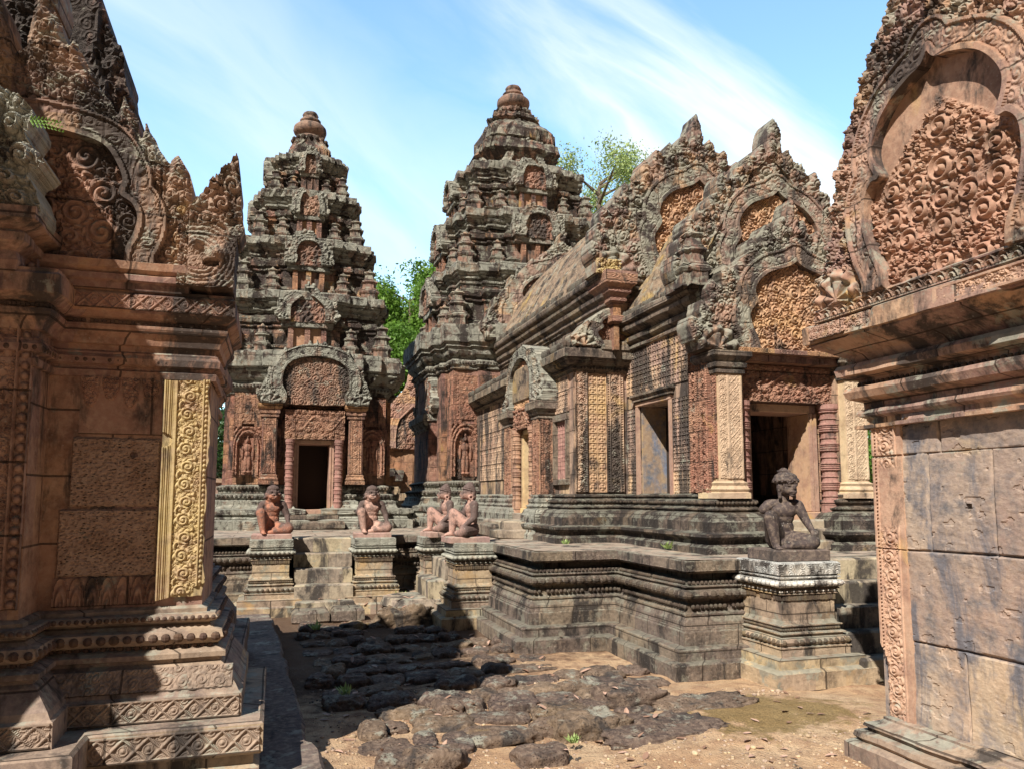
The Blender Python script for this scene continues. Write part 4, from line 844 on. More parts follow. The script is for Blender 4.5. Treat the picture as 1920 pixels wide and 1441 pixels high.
addsweep('cornice', M['terr'], rect(3.84, 9.5, 7.46, 15.2), cornp(3.3, .3, .19), step=.07, jit=.012, bj=.01, sd=5)
mb = MB(); beads(mb, rect(3.84, 9.5, 7.46, 15.2), .06, 3.35, .018, .045); mb.build('bead_moulding', M['terr'], H_)
# carved strips on the near shoulder of the wide part
mY = (0, -1, 0); pX = (1, 0, 0); mX = (-1, 0, 0); dY = (0, -1, 0)
for x, w, f, mt in ((3.86, .17, pilaster_fn(.17), 'wing'), (4.33, .24, pilaster_fn(.24), 'wing')): rel('pilaster_carving', M[mt], H_, (x, 9.485, 1.66), pX, mY, w, 1.66, .011, f, .03, .03)
rel('diaper_panel', M['orange'], H_, (4.05, 9.495, 1.66), pX, mY, .27, 1.62, .009, lambda S, T: flowers(S, T, .135), .016, .03)
# blind window with turned bars on the flank of the wide part
fw = M['smooth']
for (y0, y1, z0, z1) in ((9.66, 9.7, 1.84, 2.66), (10.15, 10.19, 1.84, 2.66), (9.66, 10.19, 2.66, 2.76), (9.66, 10.19, 1.76, 1.84)):
    mb = MB(); box(mb, 3.79, y0, z0, 3.9, y1, z1, jit=.003); mb.build('window_frame', M['terr'], H_)
bw = thing('tmp', (0, 0, 0), 'x', 'x'); bpy.data.objects.remove(bw)
for k in range(5): colonnette(H_, 3.87, 9.75 + .088 * k, 1.84, 2.66, .032, M['colon'], 'window_baluster', 4)
rel('diaper_panel', M['wing'], H_, (3.835, 10.16, 2.78), dY, mX, .5, .5, .012, lambda S, T: flowers(S, T, .125), .02, .03)
rel('diaper_panel', M['wing'], H_, (3.835, 14.4, 1.9), dY, mX, 2.3, 1.3, .02, lambda S, T: flowers(S, T, .15), .02, .03)
# upper wall, cornice and vault of the wide part
UP = rect(4.3, 9.42, 7.0, 15.0)
addsweep('upper_wall', M['terr'], UP, [(.0, 3.55), (.12, 3.6), (.1, 3.72), (0, 3.76), (0, 4.2)], step=.1, jit=.015, bj=.01, cap=False)
addsweep('upper_cornice', M['terr'], UP, [(0, 4.16), (.03, 4.17), (.03, 4.21), (.06, 4.22), (.06, 4.25), (.04, 4.26), (.04, 4.3), (.1, 4.33), (.11, 4.38), (.08, 4.385), (.08, 4.42), (.15, 4.46), (.16, 4.5), (.13, 4.505), (.13, 4.53), (.2, 4.56), (.21, 4.62), (.18, 4.66)], step=.07, jit=.012, bj=.008)
def vault(nm, xe, xc, ze, h, ya, yb, mat, rough=.03, p=1.55):
    n = 46; m = max(2, int((yb - ya) / .035)); s = np.linspace(0, 1, n); T, Yq = np.meshgrid(s, np.linspace(ya, yb, m), indexing='ij')
    V = []
    mb = MB()
    for sg in (1, -1):
        X = xe + (xc - xe) * T if sg > 0 else (2 * xc - xe) - (xc - xe) * T
        Z = ze + h * (1 - (1 - T) ** p); nx = -sg * .8; nzz = .6
        d = fbm(X * 2.5, Yq * 2.5, Z * 2.5, 4, 7) * rough * 1.2 + fbm(X * 22, Yq * 22, Z * 22, 2, 9) * rough * .7
        d = d + fbm(X * 9, Yq * 9, Z * 9, 3, 11) * rough * .6
        mb.add(np.stack([X + nx * d, Yq + 0 * d, Z + nzz * d], -1).reshape(-1, 3), quads(n, m), np.stack([Yq, T * h * 1.2], -1).reshape(-1, 2), .5)
    return mb.build(nm, mat, H_)
vault('vaulted_roof', 4.12, 5.65, 4.63, 1.9, 9.3, 15.0, M['roof'])
mb = MB(); beads(mb, [(4.16, 15), (4.16, 9.3), (7, 9.3), (7, 15)], .0, 4.70, .04, .085, rz=.075, sd=5, miss=.08); mb.build('eave_antefixes', M['cornice'], H_)
mb = MB(); beads(mb, [(3.68, 15), (3.68, 9.35), (7.6, 9.35), (7.6, 15)], .0, 3.65, .035, .08, rz=.06, sd=6, miss=.1); mb.build('eave_antefixes', M['cornice'], H_)
vault('aisle_roof', 3.7, 4.6, 3.6, .5, 9.4, 15.0, M['roof'])
mb = MB(); box(mb, 5.6, 9.3, 6.45, 5.7, 15, 6.62, jit=.03, step=.08, bj=.02); mb.build('roof_ridge', M['roof'], H_)
# near gable of the wide part with its corbels
addsweep('gable_corbel', M['red'], rect(4.30, 9.2, 4.44, 9.5), [(-.03, 3.58), (-.03, 3.95), (.02, 3.97), (.02, 4.05), (-.01, 4.07), (-.01, 4.2), (.05, 4.25), (.05, 4.32), (.1, 4.36), (.1, 4.42), (.16, 4.47), (.17, 4.6), (.16, 4.64)], step=.05, jit=.005)
addsweep('gable_corbel', M['red'], rect(6.87, 9.2, 7.03, 9.5), [(-.03, 3.58), (-.03, 3.95), (.02, 3.97), (.02, 4.05), (-.01, 4.07), (-.01, 4.2), (.05, 4.25), (.05, 4.32), (.1, 4.36), (.1, 4.42), (.16, 4.47), (.17, 4.6), (.16, 4.64)], step=.05, jit=.005)
G3 = [(1.0, 0), (1.0, .14), (.97, .16), (.95, .26), (.9, .28), (.88, .38), (.8, .4), (.77, .5), (.68, .52), (.65, .61), (.55, .63), (.51, .71), (.42, .73), (.39, .8), (.28, .82), (.25, .88), (.12, .9), (0, .95)]
pediment('flame_gable', H_, M['pedim'], M['tymp'], (5.68, 9.22, 4.62), pX, mY, 3.25, 2.25, .013, thick=.34, bw=.15, cf=.19, tips=10, tiplen=.12, depth=.05, sd=11, packs=True, topleaf=.12, outer=G3, tcell=.26, tdepth=.06, label='tallest rear gable with an orange carved panel', lobes=[(x * .74, y * .93) for x, y in LOBES])
rel('corbel_relief', M['gold'], H_, (4.06, 9.2, 4.62), pX, mY, .36, .2, .012, lambda S, T: .6 + foliage(S, T, .1, 4), .05, .1)
pediment('rear_gable', H_, M['pedim'], M['tympdark'], (5.55, 14.3, 4.7), pX, mY, 3.3, 2.2, .03, thick=.3, bw=.2, cf=.2, tips=5, tiplen=.1, depth=.06, sd=12, topleaf=.1)
pediment('shoulder_pediment', H_, M['pedim'], M['red'], (4.66, 9.36, 3.62), pX, mY, 1.75, .75, .012, thick=.2, bw=.2, cf=.09, tips=2, tiplen=.12, depth=.03, sd=13, clip=lambda S, T: -.02 - S, tcell=.08, topleaf=.02)
# narrow porch wing
mb = MB(); box(mb, 4.65, 7.3, 1.6, 5.02, 8.28, 3.7, jit=.006, bj=.003); box(mb, 4.65, 9.12, 1.6, 5.02, 9.52, 3.7, jit=.004); box(mb, 4.652, 8.26, 2.80, 5.018, 9.14, 3.7, jit=.004); box(mb, 4.652, 8.26, 1.3, 5.018, 9.14, 1.56, jit=.004)
box(mb, 6.28, 7.3, 1.6, 6.65, 9.52, 3.7); box(mb, 4.66, 7.5, 3.16, 6.64, 7.85, 3.95); mb.build('wall', M['wing'], H_)
for (x0, z0, x1, z1) in ((4.98, 1.3, 5.17, 3.17), (6.13, 1.3, 6.3, 3.17)):
    mb = MB(); box(mb, x0, 7.56, z0, x1, 7.9, z1); mb.build('door_wall', M['red_plain'], H_)
mb = MB(); box(mb, 5.0, 9.5, 1.2, 6.3, 9.7, 3.7); box(mb, 5.02, 7.56, 3.72, 6.28, 9.5, 3.9); box(mb, 5.02, 7.5, 1.0, 6.28, 9.5, 1.31); mb.build('dark_inner_chamber', M['red_plain'], H_)
mb = MB(); box(mb, 5.03, 8.28, 1.3, 5.06, 9.12, 2.85); mb.build('window_backing', M['inside'], H_)  # dark sheet behind the window, room shade painted as colour
mb = MB(); box(mb, 4.67, 9.085, 1.56, 5.02, 9.125, 2.8, jit=.002, bj=0); mb.build('window_jamb', M['jambblue'], H_)
mb = MB(); box(mb, 4.67, 8.28, 1.56, 5.02, 8.31, 2.8, jit=.002, bj=0); mb.build('window_jamb', M['smooth'], H_)
for d, ww in ((0, .06), (.02, .035)):
    mb = MB()
    for (ya, yb, z0, z1) in ((8.28 - ww, 8.28, 1.56, 2.8), (9.12, 9.12 + ww, 1.56, 2.8), (8.28 - ww, 9.12 + ww, 2.8, 2.8 + ww)): box(mb, 4.61 + d, ya, z0, 4.68 + d * .5, yb, z1, jit=.002, bj=.001)
    mb.build('window_frame', M['smooth'], H_)
mb = MB(); sweep(mb, rect(4.6, 8.2, 4.9, 9.2), [(0, 2.86), (.02, 2.87), (.02, 2.9), (.05, 2.93), (.05, 2.96), (0, 2.97)], step=.06); sweep(mb, rect(4.62, 8.22, 4.9, 9.18), [(.09, 1.38), (.09, 1.42), (.04, 1.44), (.06, 1.46), (.06, 1.49), (.02, 1.5), (.02, 1.53), (.04, 1.54), (.04, 1.56)], step=.06); mb.build('window_sill', M['terr'], H_)
# carved fields on the flank of the wing
for (ya, yb, z0, z1, c) in ((9.12 - .9, 7.74, 1.6, 2.8, .105), (9.48, 9.2, 1.6, 2.8, .10), (9.48, 7.74, 2.98, 3.62, .125)):
    rel('diaper_panel', M['wing'], H_, (4.645, ya, z0), dY, mX, ya - yb, z1 - z0, .011, lambda S, T, c=c: flowers(S, T, c), .02, .03, blk=lambda S, T: hsh(np.floor(S / .48 + np.floor(T / .3) * .5), np.floor(T / .3), 7))
for (ya, w) in ((7.73, .18), (7.54, .22)): rel('pilaster_carving', M['red'], H_, (4.60, ya, 1.64), dY, mX, w, 1.86, .010, pilaster_fn(w), .032, .06)
addsweep('cornice', M['terr'], rect(4.65, 7.68, 6.65, 9.6), [(0, 3.6), (.05, 3.61), (.05, 3.65), (.02, 3.66), (.02, 3.68), (.09, 3.71), (.1, 3.76), (.07, 3.77), (.07, 3.8), (.17, 3.85), (.18, 3.9), (.15, 3.91), (.15, 3.93), (.22, 3.95), (.22, 4.02), (.18, 4.05)], step=.06, jit=.012, bj=.008)
mb = MB(); beads(mb, rect(4.65, 7.42, 6.65, 9.6), .04, 3.63, .016, .038); mb.build('bead_moulding', M['red'], H_)
mb = MB(); beads(mb, [(4.5, 9.6), (4.5, 7.4), (6.8, 7.4), (6.8, 9.6)], .0, 4.07, .035, .08, rz=.055, sd=5, miss=.06); mb.build('eave_antefixes', M['cornice'], H_)
vault('porch_roof', 4.47, 5.65, 4.0, 1.75, 7.5, 9.35, M['roof'], p=1.25)
for xa in (4.625, 6.325):
    capital_pilaster(H_, xa, xa + .31, 7.2, 7.52, 1.58, 3.2, M['pillar'], None, None, capmat=M['terr'])
    rel('pilaster_carving', M['pillar'], H_, (xa + .01, 7.196, 1.8), pX, mY, .29, 1.14, .009, lambda S, T: np.where(S < .1, vine(S, T, .1, 1), np.where((S < .13) | (S > .27), .9, lozenge(S - .2, T, .1) * .5 + .5 * foliage(S, T, .05, 3))), .013, .01)
rel('pilaster_carving', M['red'], H_, (4.62, 7.5, 1.8), dY, mX, .28, 1.14, .010, pilaster_fn(.28), .018, .01)
doorway(H_, (5.65, 7.5, 1.42), pX, mY, .8, 1.17, fw=.1, depth=.4, colr=.105, lint=.42)
mb = MB(); box(mb, 4.95, 7.2, 3.12, 6.33, 7.5, 3.2, jit=.006); box(mb, 4.9, 7.14, 3.2, 6.4, 7.46, 3.26, jit=.008); mb.build('pediment_base', M['red'], H_)
pediment('flame_gable', H_, M['pedim'], M['tymp'], (5.74, 7.56, 3.98), pX, mY, 2.75, 1.98, .011, thick=.3, bw=.15, cf=.16, tips=9, tiplen=.13, depth=.045, sd=21, packs=True, topleaf=.16, outer=G3, tcell=.22, tdepth=.05, label='middle gable behind the lowest one, dark lichened frame', lobes=[(x * .76, y * .93) for x, y in LOBES])
pediment('flame_gable', H_, M['pedim'], M['tymp'], (5.72, 7.24, 3.22), pX, mY, 2.55, 1.62, .010, thick=.28, bw=.16, cf=.13, tips=8, tiplen=.14, depth=.038, sd=22, packs=True, topleaf=.16, tcell=.17, tdepth=.045, label='lowest front gable over the doorway with a honey coloured panel', lobes=[(x * .84, y * .95) for x, y in LOBES])
antefix(H_, 4.52, 7.5, 3.98, .75); antefix(H_, 4.66, 9.3, 3.98, .4)
# side door porch facing left
mb = MB(); box(mb, 3.6, 10.22, 1.5, 3.86, 10.5, 2.85, jit=.006); box(mb, 3.6, 11.6, 1.5, 3.86, 11.95, 2.85, jit=.006); box(mb, 3.66, 10.5, 2.66, 3.86, 11.62, 3.3); mb.build('porch_wall', M['red_plain'], H_)
for ya, w in ((10.49, .25), (11.93, .3)): rel('pilaster_carving', M['red'], H_, (3.595, ya, 1.62), dY, mX, w, 1.1, .012, pilaster_fn(w), .02, .02)
rel('pilaster_carving', M['shrine'], H_, (3.61, 10.215, 1.62), pX, mY, .22, 1.1, .012, pilaster_fn(.22), .015, .02)
for r in ((3.6, 10.22, 3.86, 10.5), (3.6, 11.6, 3.86, 11.95)): mb = MB(); sweep(mb, rect(*r), cornp(2.7, .28, .1), step=.05); mb.build('capital', M['terr'], H_)
doorway(H_, (3.72, 11.05, 1.42), dY, mX, .5, 1.16, fw=.07, depth=.35, colr=.075, lint=.32, framemat='ochre', colmat='red_plain')
mb = MB(); box(mb, 4.3, 10.6, 1.2, 4.4, 11.6, 2.8); mb.build('dark_inner_chamber', M['inside'], H_)  # flat panel coloured dark for the shade behind the side door
pediment('side_pediment', H_, M['cornice'], M['tymp'], (3.62, 11.05, 2.98), dY, mX, 1.85, .95, .014, thick=.3, bw=.2, cf=.1, tips=3, tiplen=.08, depth=.035, sd=23, packs=True, topleaf=.03, tcell=.09, outer=[(1.0, 0), (1.03, .2), (.92, .42), (.78, .65), (.6, .85), (.3, .96), (0, 1.0)], lobes=[(.55, 0), (.55, .3), (.53, .5), (.4, .68), (.2, .78), (0, .82)])
mb = MB(); box(mb, 3.6, 10.4, 3.0, 4.3, 11.7, 3.7, jit=.02, b=.1); mb.build('porch_roof_block', M['roof'], H_)
for r, z in (((3.0, 10.3, 3.66, 11.8), 1.13), ((3.15, 10.45, 3.66, 11.65), 1.25)):
    mb = MB(); box(mb, r[0], r[1], 1.0, r[2], r[3], z, b=.02, jit=.015, step=.06); mb.build('door_step', M['step'], H_)
mb = MB(); box(mb, 3.55, 10.5, 1.2, 3.95, 11.55, 1.345); mb.build('door_step', M['step'], H_)
mb = MB(); box(mb, 2.98, 10.75, 1.0, 3.3, 12.2, 1.2, b=.03, jit=.02, step=.06); o = mb.build('loose_moulded_block', M['terr']); props(o, 'loose moulded stone block lying on the terrace behind the two side guardians', 'stone block')

# ---------------------------------------------------------------- left foreground shrine
L_ = thing('sandstone_library', (-1.2, 4.9, 0), 'close red sandstone building at the left edge with laterite blocks and a golden corner strip', 'temple building')
LP = [(-4, 3.05), (-2.1, 3.05), (-2.1, 4.3), (-1.19, 4.3), (-1.19, 4.6), (-.38, 4.6), (-.38, 5.25), (-.56, 5.25), (-.56, 7.5), (-4, 7.5)]
PAV = [(-4, 2.6), (-1.3, 2.6), (-1.3, 3.95), (.3, 3.95), (.26, 4.85), (.22, 4.9), (.12, 7.2), (-.04, 10.2), (-4, 10.2)]
addsweep('pavement_course', M['slabdark'], PAV, [(0, -.06), (.01, .1), (-.012, .125)], L_, step=.08, jit=.02, bj=.015, bl=.35)
LBASE = [(.33, .11), (.33, .2), (.3, .215), (.3, .26), (.33, .27), (.345, .285), (.345, .425), (.335, .435), (.23, .44), (.23, .56), (.215, .57), (.2, .6), (.13, .70), (.11, .715), (.11, .73), (.14, .74), (.14, .765), (.11, .78), (.07, .79), (.07, .8), (.1, .81), (.125, .84), (.115, .875), (.07, .885), (.05, .9), (.05, .915), (.08, .925), (.09, .94), (.075, .96), (.03, .965), (.03, .985), (0, 1.0)]
addsweep('moulded_plinth', M['nearbase'], LP, LBASE, L_, step=.035, jit=.008, bj=.004, cap=False, bl=.5)
mb = MB(); beads(mb, LP, .075, .795, .017, .04, sd=1); beads(mb, LP, .085, .943, .014, .034, sd=2); mb.build('bead_moulding', M['near'], L_)
mb = MB(); beads(mb, LP, .115, .845, .026, .06, rz=.024, sd=3); mb.build('lotus_moulding', M['near'], L_)
rel('lozenge_band', M['nearbase'], L_, (-1.15, 4.6 - .347, .29), pX, mY, 1.1, .125, .006, lambda S, T: np.maximum(lozenge(S, T, .115), (np.abs(T - .062) > .055)), .012, .02)
rel('lozenge_band', M['nearbase'], L_, (-1.15, 4.6 - .232, .447), pX, mY, .99, .11, .006, lambda S, T: np.maximum(lozenge(S + .03, T, .1), (np.abs(T - .055) > .048)), .012, .02)
rel('scroll_band', M['nearbase'], L_, (-1.12, 4.6 - .205, .59), pX, mY, .92, .125, .006, lambda S, T: foliage(S, T, .08, 6), .012, .02, V=(0, .5, .86))
rel('lozenge_band', M['nearbase'], L_, (-1.9, 4.3 - .232, .447), pX, mY, .93, .11, .007, lambda S, T: np.maximum(lozenge(S + .03, T, .1), (np.abs(T - .055) > .048)), .012, .02)
addsweep('wall', M['near'], LP, [(0, .99), (0, 1.4), (0, 1.9), (0, 2.28)], L_, step=.05, jit=.004, bj=.004, cap=False, ch=.3)
rel('petal_band', M['near'], L_, (-1.12, 4.597, 1.015), pX, mY, .5, .15, .005, lambda S, T: petals(S, T, .075, .15), .016, .02)
def later(S, T): return fbm(S * 40, T * 75, 0 * S, 3, 5) * .55
def pitf(S, T):
    dx, dy, r, r2, h = cells(S, T * 1.6, .028, .45, 3); return 1 - np.clip(1.4 - r / (.0075 * (.3 + 1.4 * h)), 0, 1) + .3 * fbm(S * 12, T * 12, 0 * S, 2, 5)
for (x0, x1, z0, z1, hole) in ((-1.115, -.625, 1.17, 1.535, None), (-1.07, -.625, 1.545, 1.925, (-.76, 1.83))):
    mb = MB(); w = x1 - x0; h = z1 - z0
    def f(S, T, w=w, h=h, x0=x0, z0=z0, hole=hole):
        r = .008 * pitf(S, T); e = np.minimum(np.minimum(S, w - S), np.minimum(T, h - T)); r = r - .02 * np.clip(1 - e / .012, 0, 1)
        if hole: r = r - .04 * (((S - hole[0] + x0) / .02) ** 2 + ((T - hole[1] + z0) / .014) ** 2 < 1)
        return r
    slab(mb, (x0, 4.59, z0), pX, mY, 0, w, 0, h, .0042, f, None, .05, er=.002); mb.build('laterite_block', M['laterite'], L_)
def pend(S, T):
    k = np.floor(S / .1); a = S - (k + .5) * .1; big = (k % 2 < .5); L = np.where(big, .16, .12); y = (.31 - T); wd = .042 * np.sqrt(np.clip(1 - (y / L) ** 2, 0, 1)); return np.where((np.abs(a) < wd) & (y < L), .4 + .6 * foliage(S, T, .03, 2), np.clip(1 - y / .04, 0, 1) * .4)
rel('pendant_panel', M['near'], L_, (-1.04, 4.592, 1.94), pX, mY, .415, .315, .005, pend, .026, .02)
def goldf(S, T):
    vs = vine(S - .07, T, .12, 4); bd = beadrow(T, S, .028, .222, .009); f = np.where(S < .05, .55 + .45 * (((S * 90) % 1) > .3), np.where(S < .07, .9, np.where(S < .2, vs, np.where(S < .21, .7, np.where(S < .234, bd * .8 + .2, .7)))))
    broken = fbm(S * 5, T * 5, 0 * S, 2, 3); return np.where((broken + np.abs(T - .6) * .8 + .25 * (S > .19) > .72), -.2 + .3 * broken, f)
rel('golden_carved_strip', M['gold'], L_, (-.618, 4.575, 1.03), pX, mY, .245, 1.23, .0045, goldf, .02, .03, mask=lambda S, T: np.minimum(.24 - S + .018 * fbm(S * 9, T * 9, 0 * S, 3, 8), np.minimum(S + .004, np.minimum(T - .01 - .05 * S, 1.225 - T) + .012 * fbm(S * 14, T * 14, 0 * S, 2, 9))))
rel('pilaster_carving', M['near'], L_, (-1.55, 4.292, 1.05), pX, mY, .355, 1.75, .006, pilaster_fn(.355), .028, .02)
LC = [(0, 2.25), (.025, 2.255), (.03, 2.29), (.01, 2.3), (.01, 2.315), (.045, 2.325), (.05, 2.36), (.035, 2.38), (.035, 2.39), (.015, 2.4), (.015, 2.43), (.04, 2.435), (.05, 2.47), (.075, 2.5), (.085, 2.52), (.085, 2.535), (.065, 2.54), (.065, 2.565), (.09, 2.575), (.115, 2.6), (.125, 2.61), (.125, 2.7), (.11, 2.715), (.11, 2.73)]
addsweep('cornice', M['near'], LP, LC, L_, step=.035, jit=.008, bj=.008, bl=.4)
mb = MB(); beads(mb, LP, .03, 2.345, .017, .04, sd=4); beads(mb, LP, .07, 2.553, .009, .02, sd=5, cube=True); mb.build('bead_moulding', M['near'], L_)
rel('lozenge_band', M['near'], L_, (-1.15, 4.6 - .127, 2.615), pX, mY, .88, .08, .006, lambda S, T: lozenge(S, T, .09), .01, .02)
addsweep('pediment_base', M['near'], rect(-1.9, 4.47, -.5, 5.2), [(0, 2.72), (0, 2.76), (.03, 2.77), (.03, 2.8), (.01, 2.81), (.04, 2.83), (.05, 2.87), (.02, 2.88)], L_, step=.04, jit=.006)
NL = [(.55, 0), (.56, .06), (.6, .11), (.62, .17), (.58, .22), (.5, .25), (.52, .29), (.49, .34), (.42, .4), (.33, .43), (.15, .45), (0, .46)]
NO = [(1.0, 0), (1.0, .16), (.95, .24), (.88, .3), (.8, .36), (.72, .42), (.6, .47), (.48, .52), (.36, .6), (.25, .68), (.12, .74), (0, .78)]
pediment('carved_pediment', L_, M['neartop'], M['near'], (-1.27, 4.52, 2.86), pX, mY, 1.62, 1.62, .0075, thick=.3, bw=.17, cf=.09, tips=0, depth=.035, sd=31, packs=True, topleaf=.05, lobes=NL, outer=NO, tcell=.2, tdepth=.035, naga=False,
    extra=[(.22, .68, 1.75, .62, .105), (.43, .62, 1.7, .36, .09), (.56, .52, 1.75, .32, .085), (.69, .4, 1.62, .28, .085), (.05, .8, 1.7, .75, .15), (-.25, .6, 1.6, .9, .15)])
# lion and serpent terminal at the right foot of that pediment
mb = MB()
def nag(S, T):
    r = np.hypot(S - .11, T - .17); a = .045 + .005 * np.cos(r * 230 + 2 * vnoise(S * 20, T * 20, 0 * S, 3)) * (r > .07) * (T < .38) + .04 * np.exp(-((S - .09) ** 2 + (T - .25) ** 2) / .0012) + .045 * np.exp(-((S - .2) ** 2 + (T - .2) ** 2) / .002) - .07 * (((S - .17) / .045) ** 2 + ((T - .14) / .022) ** 2 < 1)
    up = .02 + .05 * foliage(S, T, .11, 4)
    a = np.where(T > .36, up, a)
    return np.where((S < .05), .02 + .03 * foliage(S, T, .06, 3), a) + .008 * foliage(S, T, .035, 8) + .02 * (T < .04)
def nagm(S, T): return np.maximum(sdf(S, T, [(0, 0), (.29, .0), (.3, .36), (.27, .4), (.0, .33)]), sdf(S, T, catmull([(.0, .28), (.03, .42), (.08, .5), (.15, .6), (.22, .7), (.285, .79), (.3, .7), (.32, .6), (.32, .5), (.31, .3)], 3, True))) + fbm(S * 18, T * 18, 0 * S, 2, 4) * .01
slab(mb, (-.56, 4.47, 2.76), pX, mY, -.02, .36, -.02, .85, .006, nag, nagm, .22, back=True); mb.build('serpent_terminal', M['neartop'], L_)
pediment('upper_gable', L_, M['neardark'], M['neardark'], (-1.95, 5.1, 3.1), pX, mY, 2.15, 3.2, .02, thick=.5, bw=.2, cf=.14, tips=9, tiplen=.045, depth=.05, sd=33, topleaf=.05)
mb = MB(); sweep(mb, rect(-4, 5.0, -1.0, 7.3), [(0, 2.7), (0, 3.3), (-.5, 3.9), (-1.0, 4.9)], step=.15, jit=.04); mb.build('vaulted_roof', M['neardark'], L_)
# near projecting porch: mostly outside the picture, its cornice corner shows at the left edge
mb = MB(); sweep(mb, rect(-4, 3.05, -2.1, 4.4), [(0, 2.7), (.05, 2.8), (0, 3.2), (0, 4.4), (-.5, 6.0)], step=.15, jit=.03); mb.build('porch_shade_wall', M['neartop'], L_)  # porch wall out of view, placed and sized to shade the front wall
mb = MB(); slab(mb, (-1.75, 4.14, 2.92), pX, mY, 0, .63, 0, .72, .008, lambda S, T: .02 + .06 * foliage(S, T, .13, 5), lambda S, T: sdf(S, T, catmull([(0, 0), (.3, -.02), (.56, .02), (.6, .12), (.54, .25), (.6, .33), (.52, .45), (.56, .55), (.4, .68), (0, .7)], 3, True)) + fbm(S * 15, T * 15, 0 * S, 2, 3) * .012, .25, back=True); mb.build('porch_naga_fragment', M['pedtop'], L_)
addsweep('porch_cornice_block', M['near'], rect(-2.0, 4.16, -1.26, 4.6), [(0, 2.7), (.02, 2.75), (.0, 2.8), (.05, 2.84), (.05, 2.88), (.02, 2.9), (.1, 2.94), (.1, 3.0)], L_, step=.05, jit=.01)
# fern on the ledge
fern = thing('small_fern', (-1.2, 4.1, 3.42), 'small green fern growing from the ledge at top left', 'plant'); mb = MB()
for k in range(3):
    a = .1 + .25 * k
    for j in range(9):
        s = .02 + j * .016; x = -1.22 + s * math.cos(a * .4); z = 3.42 + s * math.sin(a) * .4 - s * s * 1.2
        for sg in (-1, 1):
            c = np.array([x, 4.08 - .02 * k, z]); l = .022 * (1 - j / 11); mb.add([c, c + [.004, -.003, sg * l * .6], c + [.012, -.006, sg * l], c + [.012, 0, sg * l * .4]], [0, 1, 2, 3], None, .8)
mb.build('fronds', M['leafb'], fern)

# ---------------------------------------------------------------- right foreground building
R_ = thing('sandstone_gate_building', (5, 3.2, 0), 'close pale sandstone building at the right edge, smooth block wall under a scroll pediment', 'temple building')
RP = rect(4.2, 1.0, 7.6, 4.56)
mb = MB(); box(mb, 4.23, 1.0, -.05, 7.6, 4.53, 2.2, step=.2); mb.build('wall_core', M['rwall'], R_)
jz = [.0, .57, 1.19, 1.85, 2.21]   # courses measured from z = .04
jy = {0: [.0, .42, .85, 1.5, 2.4], 1: [.0, .9, 1.9], 2: [.0, .2, .68, 1.25, 2.0], 3: [.0, .3, 1.2, 2.2]}
def course(T): return np.clip(np.searchsorted(jz, T, side='right') - 1, 0, 3)
def rwallf(S, T):
    c = course(T); h = np.zeros(S.shape); g = np.full(S.shape, 9.)
    for i in range(4):
        m = c == i; a = np.array(jy[i]); k = np.clip(np.searchsorted(a, S, side='right') - 1, 0, len(a) - 1); d = np.min(np.abs(S[..., None] - a[None, None, 1:]), -1); d = np.minimum(d, np.minimum(np.abs(T - jz[i] - .012 * np.sin(S * 2)), np.abs(T - jz[i + 1] - .012 * np.sin(S * 2))) if i < 3 else np.abs(T - jz[i]))
        g = np.where(m, d, g); h = np.where(m, (hsh(k, i + 0 * k, 5) - .5) * .012, h)
    gw = .0075 * (1.2 + fbm(S * 7, T * 7, 0 * S, 2, 9))
    h = h - .022 * np.clip(1 - (g / gw) ** 2, 0, 1) - .007 * np.clip(1 - g / .02, 0, 1) ** 2
    h = h + .0022 * fbm(S * 24, T * 55 + S * 6, 0 * S, 3, 5) + .016 * fbm(S * 1.6, T * 2.2, 0 * S, 4, 6) - .006 * (fbm(S * 9, T * 13, 0 * S, 3, 7) > .42)
    for (s, t, a, b) in ((.50, 1.5, .022, .018), (.03, 2.08, .03, .03)): h = h - .06 * (np.maximum(np.abs(S - s) / a, np.abs(T - t) / b) + .3 * fbm(S * 40, T * 40, 0 * S, 2, 4) < 1)
    return h
mb = MB(); slab(mb, (4.2, 4.23, .04), dY, mX, 0, 3.1, 0, 2.14, .0075, rwallf, None, .03, blk=lambda S, T: hsh(sum((course(T) == i) * (np.searchsorted(jy[i], S, side='right')) for i in range(4)), course(T), 21)); mb.build('block_wall', M['rwall'], R_)
def rpil(S, T):
    w = .27; bd = beadrow(T, S, .026, .03, .009); f = np.where(S < .018, .6, np.where(S < .042, bd * .8, np.where(S < .05, .7, np.where(S < .21, vine(S - .05, T, .16, 5), np.where(S < .225, .9, .45)))))
    worn = np.clip((np.abs(T - 1.54) - .2) / .05, 0, 1); return np.where(S < .05, f, f * worn + .3 * (1 - worn)) - .8 * (np.abs(T - 1.83) < .006) - .8 * (np.abs(T - 1.17) < .005)
mb = MB(); slab(mb, (4.19, 4.50, .06), dY, mX, 0, .27, 0, 2.07, .0048, lambda S, T: rpil(S, T) * .02, lambda S, T: np.minimum(np.minimum(S - .0 + .005 - .06 * np.clip((.5 - T) / .1, 0, 1), .275 - S), np.minimum(T + .01, 2.08 - T)), .06); mb.build('carved_pilaster', M['rcarve'], R_)
RB_ = [(.02, 2.10), (.06, 2.105), (.06, 2.13), (.0, 2.135), (.0, 2.18), (.04, 2.2), (.05, 2.22), (.04, 2.245), (.01, 2.25), (.01, 2.30), (.09, 2.33), (.11, 2.38), (.1, 2.41), (.03, 2.42), (.03, 2.47), (.14, 2.50), (.15, 2.55), (.13, 2.58), (.07, 2.59), (.09, 2.64), (.18, 2.70), (.27, 2.75), (.27, 2.765), (.3, 2.77), (.3, 2.90), (.28, 2.91)]
addsweep('cornice', M['rtop'], RP, RB_, R_, step=.05, jit=.016, bj=.02, bl=.55, ch=.12)
